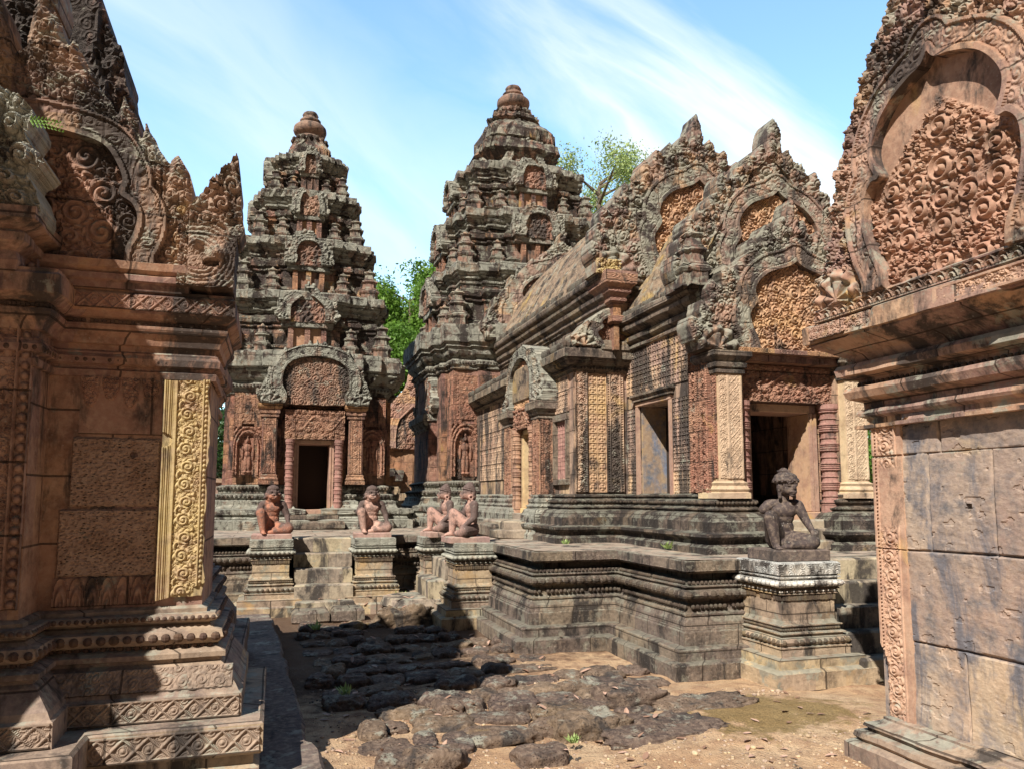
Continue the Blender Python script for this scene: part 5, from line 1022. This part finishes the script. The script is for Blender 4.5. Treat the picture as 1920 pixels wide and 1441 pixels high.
mb = MB(); beads(mb, RP, .035, 2.43, .02, .045, sd=3); beads(mb, RP, .075, 2.57, .012, .03, sd=4); mb.build('bead_moulding', M['rtop'], R_)
rel('frieze_scrolls', M['rtop'], R_, (3.897, 4.78, 2.785), dY, mX, .62, .105, .006, lambda S, T: foliage(S, T, .07, 3), .014, .01)
rel('frieze_scrolls', M['rcarve'], R_, (3.897, 3.62, 2.785), dY, mX, 1.2, .11, .007, lambda S, T: np.where((T < .015) | (T > .095) | (S < .03), .9, foliage(S, T, .07, 3)), .016, .03)
rel('lotus_moulding', M['rtop'], R_, (3.925, 4.72, 2.925), dY, mX, 3.4, .062, .006, lambda S, T: petals(S, T, .085, .062), .03, .03)
mb = MB(); box(mb, 3.9, 1.2, 2.91, 4.5, 4.72, 2.925, jit=.004); box(mb, 3.9, 1.2, 2.985, 4.5, 4.72, 3.01, jit=.004); mb.build('pediment_base', M['rtop'], R_)
NR = [(.42, 0), (.43, .06), (.5, .14), (.54, .22), (.53, .3), (.47, .34), (.41, .345), (.45, .39), (.46, .44), (.4, .5), (.3, .55), (.15, .585), (.05, .6), (0, .64)]
OR = [(1.02, 0), (1.02, .1), (.9, .2), (.86, .3), (.84, .38), (.8, .44), (.74, .5), (.66, .58), (.58, .66), (.48, .74), (.36, .82), (.2, .92), (0, 1.0)]
pediment('carved_pediment', R_, M['rtop'], M['rtymp'], (3.93, 3.55, 2.99), dY, mX, 2.2, 2.3, .0072, thick=.35, bw=.16, cf=.11, tips=9, tiplen=.055, depth=.045, sd=41, packs=True, topleaf=.08, lobes=NR, outer=OR, tcell=.2, tdepth=.05, tymp_top=.5)
mb = MB(); sweep(mb, rect(4.25, 1.2, 7, 4.5), [(0, 2.88), (0, 4.0), (-.7, 5.2)], step=.2, jit=.05); mb.build('vaulted_roof', M['roof'], R_)
BASE_R = [(.30, -.05), (.30, .06), (.27, .075), (.22, .085), (.25, .11), (.24, .14), (.16, .15), (.16, .17), (.19, .18), (.18, .2), (.1, .215), (.06, .235), (.06, .25), (0, .26)]
addsweep('moulded_plinth', M['nearbase'], rect(4.2, 1.0, 7.6, 4.42), [(a * .8, z * 1.05 - .21) for a, z in BASE_R], R_, step=.03, jit=.014, bj=.012, bl=.3)
R_.scale = (.88, .88, .88); R_.location = (5 * .88, 3.2 * .88, 1.6 - 1.6 * .88)

# ---------------------------------------------------------------- carved stone figures
def capsule(p, q, r0, r1, n=12):
    p = Vector(p); q = Vector(q); d = q - p; L = d.length; z = d.normalized(); x = z.orthogonal().normalized(); y = z.cross(x)
    V = []; F = []; rings = []
    prof = [(-math.cos(a) * r0, math.sin(a) * r0) for a in (R(8), R(30), R(60), R(90))] + [(L + math.cos(a) * r1, math.sin(a) * r1) for a in (R(90), R(60), R(30), R(8))]
    for h, r in prof:
        rings.append(len(V))
        for k in range(n): a = 2 * math.pi * k / n; V.append(p + z * h + (x * math.cos(a) + y * math.sin(a)) * r)
    for i in range(len(rings) - 1):
        for k in range(n): F.append([rings[i] + k, rings[i] + (k + 1) % n, rings[i + 1] + (k + 1) % n, rings[i + 1] + k])
    return V, F, [list(range(n))[::-1], [rings[-1] + k for k in range(n)]]
BS, BQ, BT = sph(18, 12)
def figure_mesh(prims, vox, smooth=2):
    me = bpy.data.meshes.new('raw'); V = []; F = []
    for p in prims:
        if p[0] == 'c': v, f, c = capsule(*p[1:]); o = len(V); V += [tuple(a) for a in v]; F += [[i + o for i in q] for q in f + c]
        else:
            _, c, r = p[:3]; rot = Euler(p[3]).to_matrix() if len(p) > 3 else Matrix.Identity(3); o = len(V)
            V += [tuple(rot @ Vector((a[0] * r[0], a[1] * r[1], a[2] * r[2])) + Vector(c)) for a in BS]; F += [[i + o for i in q] for q in BQ.tolist() + BT.tolist()]
    me.from_pydata(V, [], F); ob = bpy.data.objects.new('raw', me); col.objects.link(ob)
    m = ob.modifiers.new('r', 'REMESH'); m.mode = 'VOXEL'; m.voxel_size = vox; s = ob.modifiers.new('s', 'SMOOTH'); s.iterations = smooth; s.factor = .5
    dg = bpy.context.evaluated_depsgraph_get(); nm = bpy.data.meshes.new_from_object(ob.evaluated_get(dg)); bpy.data.objects.remove(ob); nm.polygons.foreach_set('use_smooth', [True] * len(nm.polygons)); return nm
def hand(w, d, side, s=1.0, down=(0, 0, -1)):
    """palm plus five fingers draped from wrist w along d"""
    w = Vector(w); d = Vector(d).normalized(); dn = Vector(down); sdv = d.cross(dn).normalized() * side; P = []
    P.append(('c', w, w + d * .03 * s, .019 * s, .022 * s)); P.append(('c', w + d * .02 * s + sdv * .008 * s, w + d * .04 * s + sdv * .012 * s, .016 * s, .016 * s)); P.append(('c', w + d * .02 * s - sdv * .008 * s, w + d * .04 * s - sdv * .012 * s, .016 * s, .016 * s))
    for k, l in enumerate((.034, .042, .046, .036)):
        o = (k - 1.5) * .0135 * s; a = w + d * .045 * s + sdv * o; b = a + (d * .7 + dn * .5).normalized() * l * .55 * s + sdv * o * .2; c = b + (d * .25 + dn).normalized() * l * .5 * s
        P.append(('c', a, b, .0085 * s, .0078 * s)); P.append(('c', b, c, .0078 * s, .0062 * s))
    a = w + d * .015 * s + sdv * .02 * s; b = a + d * .02 * s + sdv * .017 * s; P.append(('c', a, b, .01 * s, .009 * s)); P.append(('c', b, b + d * .02 * s + dn * .008 * s, .009 * s, .007 * s)); return P
def seated(kind):
    P = []; E_ = lambda c, r, *a: P.append(('e', c, r) + a); C_ = lambda p, q, a, b: P.append(('c', p, q, a * (1.22 if a > .02 else 1), b * (1.22 if b > .017 else 1)))
    E_((0, .05, .09), (.125, .095, .085)); E_((0, .055, .2), (.095, .068, .09)); E_((0, .045, .3), (.1, .068, .09)); E_((0, .035, .355), (.125, .078, .085)); E_((-.05, -.0, .355), (.05, .035, .04)); E_((.05, -.0, .355), (.05, .035, .04))
    C_((-.12, .045, .41), (.12, .045, .41), .045, .045); C_((0, .04, .42), (0, .03, .48), .042, .036)
    # belt
    for k in range(14): a = k * math.pi / 7; b = a + math.pi / 7; P.append(('c', (.098 * math.cos(a), .05 + .075 * math.sin(a), .145), (.098 * math.cos(b), .05 + .075 * math.sin(b), .145), .010, .010))
    # raised leg
    C_((-.075, .04, .085), (-.15, -.15, .29), .082, .056); C_((-.153, -.155, .295), (-.12, -.18, .05), .054, .034); E_((-.152, -.16, .31), (.056, .052, .052)); C_((-.12, -.175, .03), (-.105, -.265, .016), .029, .019)
    for k in range(5): C_((-.132 + k * .013, -.27, .014), (-.132 + k * .0135, -.297 + abs(k - 1.5) * .005, .012), .0085, .0072)
    # folded leg
    C_((.06, .04, .08), (.22, -.11, .07), .075, .058); E_((.225, -.115, .07), (.06, .058, .06)); C_((.21, -.12, .05), (.03, -.165, .04), .05, .03); C_((.02, -.165, .03), (-.045, -.15, .022), .026, .02)
    E_((.02, -.02, .05), (.1, .09, .05))
    if kind == 'man':
        C_((.135, .045, .405), (.19, .01, .275), .044, .034); C_((.19, .01, .275), (.225, -.085, .175), .034, .023); P.extend(hand((.225, -.085, .172), (.1, -.9, -.25), 1))
        C_((-.13, .045, .405), (-.18, .035, .365), .046, .04)
        hc = (.012, .005, .56)
        E_(hc, (.066, .074, .08)); E_((.012, -.03, .53), (.048, .05, .045)); E_((.012, .012, .596), (.09, .094, .034)); E_((.012, .012, .618), (.078, .082, .035))
        E_((.012, .03, .65), (.034, .04, .036)); 
        for k in range(-2, 3): C_((.012 + k * .013, -.0, .66), (.012 + k * .013, .06, .66), .009, .009)
        for k in range(30): a = 2 * math.pi * k / 30; E_((.012 + .088 * math.cos(a), .012 + .092 * math.sin(a), .583 + .008 * (k % 2)), (.006, .006, .006)); E_((.012 + .075 * math.cos(a + .1), .01 + .08 * math.sin(a + .1), .608), (.005, .005, .005))
        E_((.012, -.078, .545), (.013, .018, .022)); E_((.012, -.074, .514), (.03, .014, .0085)); E_((.012, -.072, .502), (.024, .013, .007))
        for s in (-1, 1): E_((.012 + s * .026, -.066, .558), (.015, .01, .008)); E_((.012 + s * .026, -.068, .574), (.02, .01, .006), (0, s * .2, 0)); E_((.012 + s * .066, .005, .54), (.012, .018, .034)); C_((.012 + s * .062, .005, .51), (.012 + s * .06, .0, .475), .011, .014)
        E_((.012, -.062, .49), (.022, .016, .014))
    elif kind == 'monkey':
        C_((.135, .045, .405), (.2, .03, .25), .044, .034); C_((.2, .03, .25), (.21, -.07, .16), .034, .023); P.extend(hand((.21, -.07, .16), (0, -.9, -.3), 1))
        C_((-.135, .045, .405), (-.195, -.0, .29), .044, .035); C_((-.195, 0, .29), (-.13, -.09, .31), .034, .024); P.extend(hand((-.13, -.09, .31), (.5, -.7, .1), -1))
        E_((0, .005, .53), (.07, .07, .075)); E_((0, .04, .52), (.098, .075, .105)); E_((0, .05, .46), (.1, .055, .06)); E_((0, -.05, .51), (.05, .045, .034)); E_((0, -.04, .49), (.04, .04, .025)); E_((0, -.09, .528), (.022, .014, .012))
        for s in (-1, 1): E_((s * .028, -.06, .55), (.017, .014, .014)); E_((s * .028, -.06, .57), (.026, .016, .009)); E_((s * .075, -.01, .52), (.016, .02, .03)); E_((s * .03, -.082, .5), (.022, .016, .014))
        C_((-.032, -.085, .502), (.032, -.085, .502), .0075, .0075); C_((-.03, -.08, .483), (.03, -.08, .483), .009, .009)
        E_((0, .03, .6), (.075, .07, .05)); E_((0, .03, .635), (.035, .035, .02))
        for k in range(9): a = math.pi * k / 8; C_((.085 * math.cos(a), -.0, .5 + .1 * math.sin(a)), (.1 * math.cos(a), .05, .49 + .11 * math.sin(a)), .014, .016)
    else:
        C_((.135, .045, .405), (.175, .03, .24), .045, .036); C_((.175, .03, .24), (.2, -.1, .145), .036, .022); P.extend(hand((.2, -.1, .143), (0, -.9, -.3), 1))
        C_((-.135, .045, .405), (-.19, .0, .27), .043, .034); C_((-.19, 0, .27), (-.135, -.13, .31), .033, .023); P.extend(hand((-.135, -.13, .315), (.3, -.8, -.1), -1))
        E_((0, .005, .54), (.062, .07, .075)); E_((0, -.035, .52), (.045, .055, .045)); E_((0, -.07, .522), (.026, .03, .024)); E_((0, -.062, .49), (.026, .026, .014)); E_((0, -.085, .53), (.012, .014, .014))
        for k, (r, z) in enumerate(((.085, .575), (.08, .595), (.07, .612), (.058, .628), (.045, .643), (.03, .657))): P.append(('e', (0, .015 + k * .004, z + .0), (r * .88, r, .013), (R(-14), 0, 0)))
        E_((0, .05, .55), (.068, .045, .08)); E_((0, .065, .5), (.06, .03, .05))
        for s in (-1, 1):
            E_((s * .025, -.068, .55), (.014, .012, .009)); E_((s * .06, .01, .54), (.012, .018, .03))
            for k in range(10): a = k * math.pi / 5; b = a + math.pi / 5; C_((s * .066, .02 + .024 * math.cos(a), .495 + .024 * math.sin(a)), (s * .066, .02 + .024 * math.cos(b), .495 + .024 * math.sin(b)), .011, .011)
    k = {'man': 1.34, 'monkey': 1.14, 'guard': 1.14}[kind]; c = Vector((0.0, .03, .455)); Q = []
    for p in P:
        z = p[1][2]
        if z > .468 and (p[0] == 'e' or p[2][2] > .455):
            f = lambda a: tuple(c + Matrix.Rotation(R(26) if kind == 'man' else 0, 3, 'Z') @ (Vector(a) - c) * k)
            p = ('e', f(p[1]), tuple(q * k for q in p[2])) + ((((0, 0, R(26)) if len(p) < 4 else (p[3][0], p[3][1], p[3][2] + R(26))),) if kind == 'man' else tuple(p[3:])) if p[0] == 'e' else ('c', f(p[1]), f(p[2]), p[3] * k, p[4] * k)
        Q.append(p)
    return Q
def statue(name, kind, mesh, mat, smat, x, y, z, rz, sc, label, slabsz, sh=.09, turn=0):
    t = thing(name, (x, y, z), label, 'statue', 'seated stone guardians on the pedestals'); t.rotation_euler = (0, 0, rz)
    me = mesh.copy(); me.materials.clear(); me.materials.append(mat); o = bpy.data.objects.new('seated_figure', me); col.objects.link(o); o.parent = t; o.location = (0, 0, sh); o.scale = (sc,) * 3; o.rotation_euler = (0, 0, turn)
    mb = MB(); w, d = slabsz; sweep(mb, rect(-w, -d, w, d * .75), [(-.008, 0), (0, .008), (0, sh - .008), (-.01, sh + .004)], step=.03, jit=.004, capb=True); sl = mb.build('base_slab', smat); sl.parent = t; return t
mman = figure_mesh(seated('man'), .0055, 2); mmon = figure_mesh(seated('monkey'), .0062, 2); mgd = figure_mesh(seated('guard'), .0062, 2)
statue('seated_guardian', 'man', mman, M['statue_dark'], M['slabdark'], 4.61, 6.1, 1.012, R(-2), 1.0, 'dark seated stone man with topknot and broken arm, on the white capped pedestal', (.28, .27), .1, R(-24))
statue('seated_guardian', 'monkey', mmon, M['monkey1'], M['slabpink'], -.05, 11.38, 1.0, 0, 1.02, 'monkey headed seated guardian with orange chest, left of the left tower steps', (.27, .28), .075)
statue('seated_guardian', 'monkey', mmon, M['monkey2'], M['slabpink'], 1.36, 11.38, 1.0, R(-4), 1.02, 'monkey headed seated guardian with pale pink chest, right of the tower steps', (.27, .28), .075)
statue('seated_guardian', 'guard', mgd, M['guard'], M['slabpink'], 2.42, 11.2, 1.0, R(-84), 1.02, 'pink seated guardian in ribbed cap seen in profile, farther one of the facing left pair', (.25, .3), .08)
statue('seated_guardian', 'guard', mgd, M['guard'], M['slabpink'], 2.42, 9.72, 1.0, R(-88), 1.02, 'pink seated guardian in ribbed cap with ear ring, nearer one of the facing left pair', (.25, .3), .08)

# ---------------------------------------------------------------- laterite paving stones
rng = random.Random(5)
def pillow(x, y, sx, sy, h, rot, sd, z0=-.04):
    n = 26; u = np.linspace(0, 2 * np.pi, n * 2, endpoint=False); v = np.linspace(-.25, np.pi / 2, n); U_, V_ = np.meshgrid(u, v)
    p = .55; cu = np.sign(np.cos(U_)) * np.abs(np.cos(U_)) ** p; su = np.sign(np.sin(U_)) * np.abs(np.sin(U_)) ** p
    cv = np.abs(np.cos(V_)) ** .42; sv = np.sign(np.sin(V_)) * np.abs(np.sin(V_)) ** .7
    X = cu * cv * sx; Y = su * cv * sy; Z = sv * h; c, s = math.cos(rot), math.sin(rot)
    XX = x + X * c - Y * s; YY = y + X * s + Y * c
    d = 1 + fbm(XX * 4, YY * 4, Z * 4 + sd, 4, sd) * .34 + fbm(XX * 20, YY * 20, Z * 20, 3, sd) * .22; Z = Z + fbm(XX * 9, YY * 9, 0 * Z, 3, sd) * .022
    XX = x + (XX - x) * d; YY = y + (YY - y) * d; Z = z0 + Z * d
    m = n * 2; i = np.arange((n - 1) * m); r = i // m; q = i % m; a = r * m + q; b = r * m + (q + 1) % m
    mb = MB(); mb.add(np.stack([XX, YY, Z], -1).reshape(-1, 3), np.stack([a, b, b + m, a + m], 1), np.stack([XX, YY], -1).reshape(-1, 2), hsh(sd, 3)); return mb
rows = [(4.75, .5, 1.0), (5.1, .35, 2.5), (5.45, .4, 3.1), (5.8, .35, 3.25), (6.15, .3, 3.3), (6.55, .3, 3.2), (6.95, .3, 2.6), (7.35, .3, 2.5), (7.8, .25, 2.45), (8.25, .25, 2.4), (8.75, .2, 1.9), (9.3, .2, 1.8), (9.8, .3, 1.5)]
ns = 0
for j, (yy, xa, xb) in enumerate(rows):
    x = xa + rng.uniform(0, .2)
    while x < xb:
        L = rng.uniform(.16, .46)
        if rng.random() < .95:
            h = rng.uniform(.03, .085); big = yy < 6.3 and x > 1.2
            mb = pillow(x + L / 2, yy + rng.uniform(-.05, .05), L * .53, rng.uniform(.11, .19), h, rng.uniform(-.16, .12), ns + 1)
            o = mb.build('laterite_stone', M['rock'], smooth=True); props(o, 'dark weathered rounded laterite stone bedded in the earth of the courtyard', 'stone', 'laterite stones in the courtyard floor'); ns += 1
        x += L + rng.uniform(.0, .03)
for (x, y, sx, sy, h, lb) in ((2.78, 5.62, .3, .2, .13, 'broad brown laterite stone lying in full sun, in front of the terrace corner'), (1.62, 4.62, .16, .12, .07, 'small knobbly laterite lump at the shadow edge on the sand'), (2.15, 5.05, .26, .16, .12, 'half sunlit rounded laterite stone beside the sandy ground'), (3.25, 5.35, .42, .2, .07, 'flat sun bleached laterite stone left of the moss patch'), (.95, 4.72, .2, .12, .1, 'low sunlit laterite stone at the bottom edge near the pavement'), (1.6, 9.9, .36, .2, .22, 'raised reddish laterite block before the side steps'), (2.6, 4.95, .5, .28, .05, 'large flat tan laterite slab sunk in the sand')):
    o = pillow(x, y, sx, sy, h, .1, int(x * 31)).build('laterite_stone', M['rock'], smooth=True); props(o, lb, 'stone', 'laterite stones in the courtyard floor')
# ---------------------------------------------------------------- fallen leaves
def leafmesh(s, sd):
    r = random.Random(sd); n = 5; V = []; 
    for i in range(n + 1):
        t = i / n; wd = .42 * math.sin(math.pi * min(1, t * .93 + .05)) ** .8; cz = .1 * math.sin(t * 3 + sd); 
        V += [(-wd * s * .5, (t - .5) * s, (cz + .18 * wd) * s * .6), (0, (t - .5) * s, cz * s * .5), (wd * s * .5, (t - .5) * s, (cz + .22 * wd) * s * .6)]
    F = []
    for i in range(n): a = i * 3; F += [[a, a + 1, a + 4, a + 3], [a + 1, a + 2, a + 5, a + 4]]
    me = MB(); me.add(V, F, None, r.random()); return me
lm = []
for k in range(6): o = leafmesh(.062 + .007 * k, k).build('fallen_leaf', M['litter']); lm.append(o)
pts = []
while len(pts) < 210:
    x = rng.uniform(.3, 4.2); y = rng.uniform(3.7, 11)
    if x > 3.1 + (y < 5.6) * 1.2 or (x > 2.3 and y > 7.7): continue
    if x > 2.95 and y > 5.75: continue
    if x < .35 and y > 4.8: continue
    pts.append((x, y))
bpy.context.view_layer.update(); dgr = bpy.context.evaluated_depsgraph_get()
for o in lm: o.location = (0, 0, -9)
hts = []
for x, y in pts:
    hit = scn.ray_cast(dgr, (x, y, .9), (0, 0, -1)); hts.append((hit[1].z, hit[2]) if hit[0] else (0, Vector((0, 0, 1))))
for k, (x, y) in enumerate(pts):
    o = lm[k] if k < 6 else lm[k % 6].copy()
    if k >= 6: col.objects.link(o)
    q_ = hts[k][1].to_track_quat('Z', 'Y').to_euler() if hts[k][1].z > .5 else Euler((0, 0, 0)); o.location = (x, y, hts[k][0] + .008); o.rotation_euler = (q_.x + rng.uniform(-.15, .15), q_.y + rng.uniform(-.15, .15), rng.uniform(0, 6.3)); q = rng.uniform(.7, 1.25); o.scale = (q, q, q)
    props(o, 'dry fallen leaf lying on the courtyard floor', 'leaf', 'dry leaves scattered over the courtyard')
# gravel in the sandy foreground
mb = MB(); n = 2600; rs = np.random.RandomState(4); gxr = rs.uniform(.3, 4.1, n); gyr = 3.6 + 3.2 * rs.rand(n) ** 1.3; k = ~((gxr > 2.9) & (gyr > 5.7)) & ~(np.hypot((gxr - 3.55) * 1.5, (gyr - 4.95) * 2.3) < 1.1); gxr = gxr[k]; gyr = gyr[k]; n = len(gxr)
r = rs.uniform(.004, .013, n) * (1 + (rs.rand(n) > .97)); V = SPV[None] * np.stack([r, r * 1.2, r * .7], -1)[:, None] + np.stack([gxr, gyr, gheight(gxr, gyr) + r * .3], -1)[:, None]
mb.add(V.reshape(-1, 3), (SPQ[None] + (np.arange(n) * len(SPV))[:, None, None]).reshape(-1, 4), None, np.repeat(rs.rand(n), len(SPQ))); mb.f.append((SPT[None] + (np.arange(n) * len(SPV))[:, None, None]).reshape(-1, 3)); mb.b.append(np.repeat(rs.rand(n), len(SPT)))
o = mb.build('gravel', M['gravel'], smooth=True); props(o, 'fine pale gravel scattered over the sandy foreground', 'gravel', kind='stuff')
# small weeds
def weed(x, y, z, s, label, sd):
    r = random.Random(sd); mb = MB()
    for k in range(26):
        a = r.uniform(0, 6.3); l = s * r.uniform(.5, 1); tl = r.uniform(.3, 1.1); d = np.array([math.cos(a) * math.sin(tl), math.sin(a) * math.sin(tl), math.cos(tl)]); p = np.array([x + r.uniform(-.3, .3) * s, y + r.uniform(-.3, .3) * s, z]); sdv = np.array([-math.sin(a), math.cos(a), 0]) * s * .09
        mb.add([p - sdv * .3, p + sdv * .3, p + d * l * .6 + sdv, p + d * l, p + d * l * .6 - sdv], [0, 1, 2, 3, 4], None, r.random())
    o = mb.build('small_weed', M['leafp']); props(o, label, 'weed', 'small weeds between the stones')
for k, (x, y, z, s, lb) in enumerate(((2.76, 9.15, .22, .1, 'tiny bright weed at the foot of the nearer side pedestal'), (1.75, 10.85, .1, .22, 'dark seedling weeds in the shade behind the right hand steps'), (.55, 6.1, .08, .1, 'small weed beside the shaded pavement edge'), (4.2, 7.6, 1.02, .12, 'dry weed on the terrace below the window'), (6.6, 6.9, 1.05, .14, 'grass tuft at the foot of the pale right hand door pillar'), (3.4, 8.7, 1.02, .08, 'thin grass tuft at the corner of the hall plinth'), (.5, 9.4, .03, .14, 'small weed growing near the left tower steps'), (1.9, 4.75, .0, .08, 'grey green sprig beside a low stone on the sand'))): weed(x, y, z, s, lb, k)

# ---------------------------------------------------------------- ruined shrine far behind, between the towers
S_ = thing('ruined_shrine', (4.6, 27, 0), 'small ruined reddish shrine in the gap between the towers', 'ruin')
mb = MB(); sweep(mb, rect(3.6, 27.0, 7.5, 30), [(.3, -.1), (.3, 1.3), (.1, 1.35), (.1, 1.6), (0, 1.65), (0, 3.3), (.1, 3.35), (.1, 3.5)], step=.14, jit=.12, bj=.1, ch=.35, bl=.5); mb.build('broken_wall', M['red'], S_)
rs = random.Random(3)
for k in range(30):
    x = rs.uniform(3.5, 5.6); z = .3 + rs.random() ** 1.2 * 2.4; mb = MB(); box(mb, x, 26.4 + rs.uniform(0, .4), z, x + rs.uniform(.2, .5), 27.05, z + rs.uniform(.15, .3), jit=.06, step=.08, sd=k); mb.build('broken_block', M['tower'] if k % 3 else M['ped'], S_)
pediment('gable', S_, M['red_plain'], M['tympdark'], (4.62, 26.85, 3.3), pX, mY, 2.5, 2.5, .035, thick=.5, bw=.18, cf=.25, tips=4, tiplen=.1, depth=.06, sd=51, topleaf=.2, lobes=[(.5, 0), (.5, .2), (.42, .4), (.2, .52), (0, .62)])
mb = MB(); sweep(mb, [(-40, 32), (60, 32), (60, 33), (-40, 33)], [(0, 0), (0, 1.0), (0, 2.1), (.1, 2.15), (.1, 2.3)], step=.6, jit=.05); o = mb.build('enclosure_wall', M['laterite']); props(o, 'long low laterite enclosure wall running behind the towers', 'wall')

# ---------------------------------------------------------------- trees
def tree(name, x, y, z0, h, cr, n, mat, label, sd, ls=.12, sparse=False, cz=.62, hang=0, rz=None):
    t = thing(name, (x, y, 0), label, 'tree', 'trees behind the temple'); r = np.random.RandomState(sd); P = []; rr = random.Random(sd)
    mb = MB()
    def limb(a, b, ra, rb):
        d = b - a; L = np.linalg.norm(d); zz = d / L; xx = np.cross(zz, [.3, .9, .1]); xx /= np.linalg.norm(xx); yy = np.cross(zz, xx); th = np.linspace(0, 2 * np.pi, 7)[:-1]
        V = np.concatenate([a + ra * (np.cos(th)[:, None] * xx + np.sin(th)[:, None] * yy), b + rb * (np.cos(th)[:, None] * xx + np.sin(th)[:, None] * yy)])
        mb.add(V, [[i, (i + 1) % 6, 6 + (i + 1) % 6, 6 + i] for i in range(6)])
    base = np.array([x, y, 0.]); top = np.array([x, y, h * .9]); ends = []
    limb(base, np.array([x, y, h * .45]), h * .022, h * .015); limb(np.array([x, y, h * .45]), top, h * .015, h * .004)
    rz = rz or cr
    for k in range(26 if sparse else 40):
        z = h * rr.uniform(.42, .95); a = rr.uniform(0, 6.3); q = rr.uniform(.35, 1) * cr * math.sqrt(max(.08, 1 - ((z - h * cz) / (rz * 1.05)) ** 2)); s = np.array([x, y, z - q * .5]); e = np.array([x + q * math.cos(a), y + q * math.sin(a), z]); limb(s, e, h * .005, h * .0012)
        for j in range(5): e2 = e + r.normal(0, cr * .14, 3); limb((s + e) / 2 if j % 2 else e, e2, h * .0016, h * .0006); ends.append(e2)
        ends.append(e)
    mb.build('trunk', M['bark'], t)
    ends = np.array(ends)
    C = ends[r.randint(len(ends), size=n)] + r.normal(0, cr * (.1 if sparse else .12), (n, 3)); C[:, 2] -= np.abs(r.normal(0, 1, n)) * hang
    A = r.normal(0, 1, (n, 3)); A /= np.linalg.norm(A, axis=1)[:, None]; B = r.normal(0, 1, (n, 3)); B -= (A * B).sum(1)[:, None] * A; B /= np.linalg.norm(B, axis=1)[:, None]
    s = ls * r.uniform(.6, 1.3, n)[:, None]; V = np.stack([C - A * s, C + B * s * .45, C + A * s, C - B * s * .45], 1).reshape(-1, 3)
    cl = vnoise(C[:, 0] * .9, C[:, 1] * .9, C[:, 2] * .9, sd) * .5 + .5
    mb = MB(); mb.add(V, np.arange(n * 4).reshape(n, 4), None, np.clip(cl * .8 + r.rand(n) * .3, 0, 1)); mb.build('crown', mat, t); return t
def az(px, d): a = R(17.3) + math.atan((px - 960) / 1416); return d * math.sin(a) / math.cos(a - R(17.3)), d * math.cos(a) / math.cos(a - R(17.3))
x, y = az(764, 36); tree('leafy_tree', x, y, 0, 12.4, 2.6, 60000, M['leafb'], 'bright green leafy tree in the gap between the two towers', 3, .1, hang=.6, cz=.62, rz=4.4)
x, y = az(800, 42); tree('leafy_tree', x, y, 0, 15.5, 2.6, 9000, M['leafb'], 'green tree whose top shows just left of the middle tower', 4, .12, sparse=True)
x, y = az(1130, 40); tree('thin_tree', x, y, 0, 20.6, 3.6, 26000, M['leafp'], 'thin pale tree with visible branches between the middle tower and the hall gable', 5, .085, sparse=True, cz=.78, rz=4.5)
x, y = az(1572, 44); tree('thin_tree', x, y, 0, 19.5, 3, 5000, M['leafp'], 'distant tree just showing left of the right building roof', 6, .12, sparse=True)
x, y = az(1640, 36); tree('leafy_tree', x, y, 0, 6.5, 3, 16000, M['leafb'], 'green tree glimpsed through the slot beside the right hand wall', 7, .1)
x, y = az(395, 35); tree('leafy_tree', x, y, 0, 5.5, 3, 14000, M['leafd'], 'dark green tree glimpsed at the left edge of the left tower', 8, .1)
mb = MB(); rs = np.random.RandomState(9); n = 60000; th = rs.uniform(-.75, 1.35, n); d = rs.uniform(55, 75, n); C = np.stack([d * np.sin(th), d * np.cos(th), rs.rand(n) ** 1.2 * (6.5 + 2.0 * vnoise(th * 14, 0 * th, 0 * th, 3))], -1)
A = rs.normal(0, 1, (n, 3)); B = rs.normal(0, 1, (n, 3)); s = .45; V = np.stack([C - A * s * .5, C + B * s * .35, C + A * s * .5, C - B * s * .35], 1).reshape(-1, 3)
mb.add(V, np.arange(n * 4).reshape(n, 4), None, rs.rand(n)); o = mb.build('background_forest', M['leafd']); props(o, 'dark green far off forest behind the temple', 'forest', kind='stuff')
for mt in bpy.data.materials: mt.use_fake_user = False
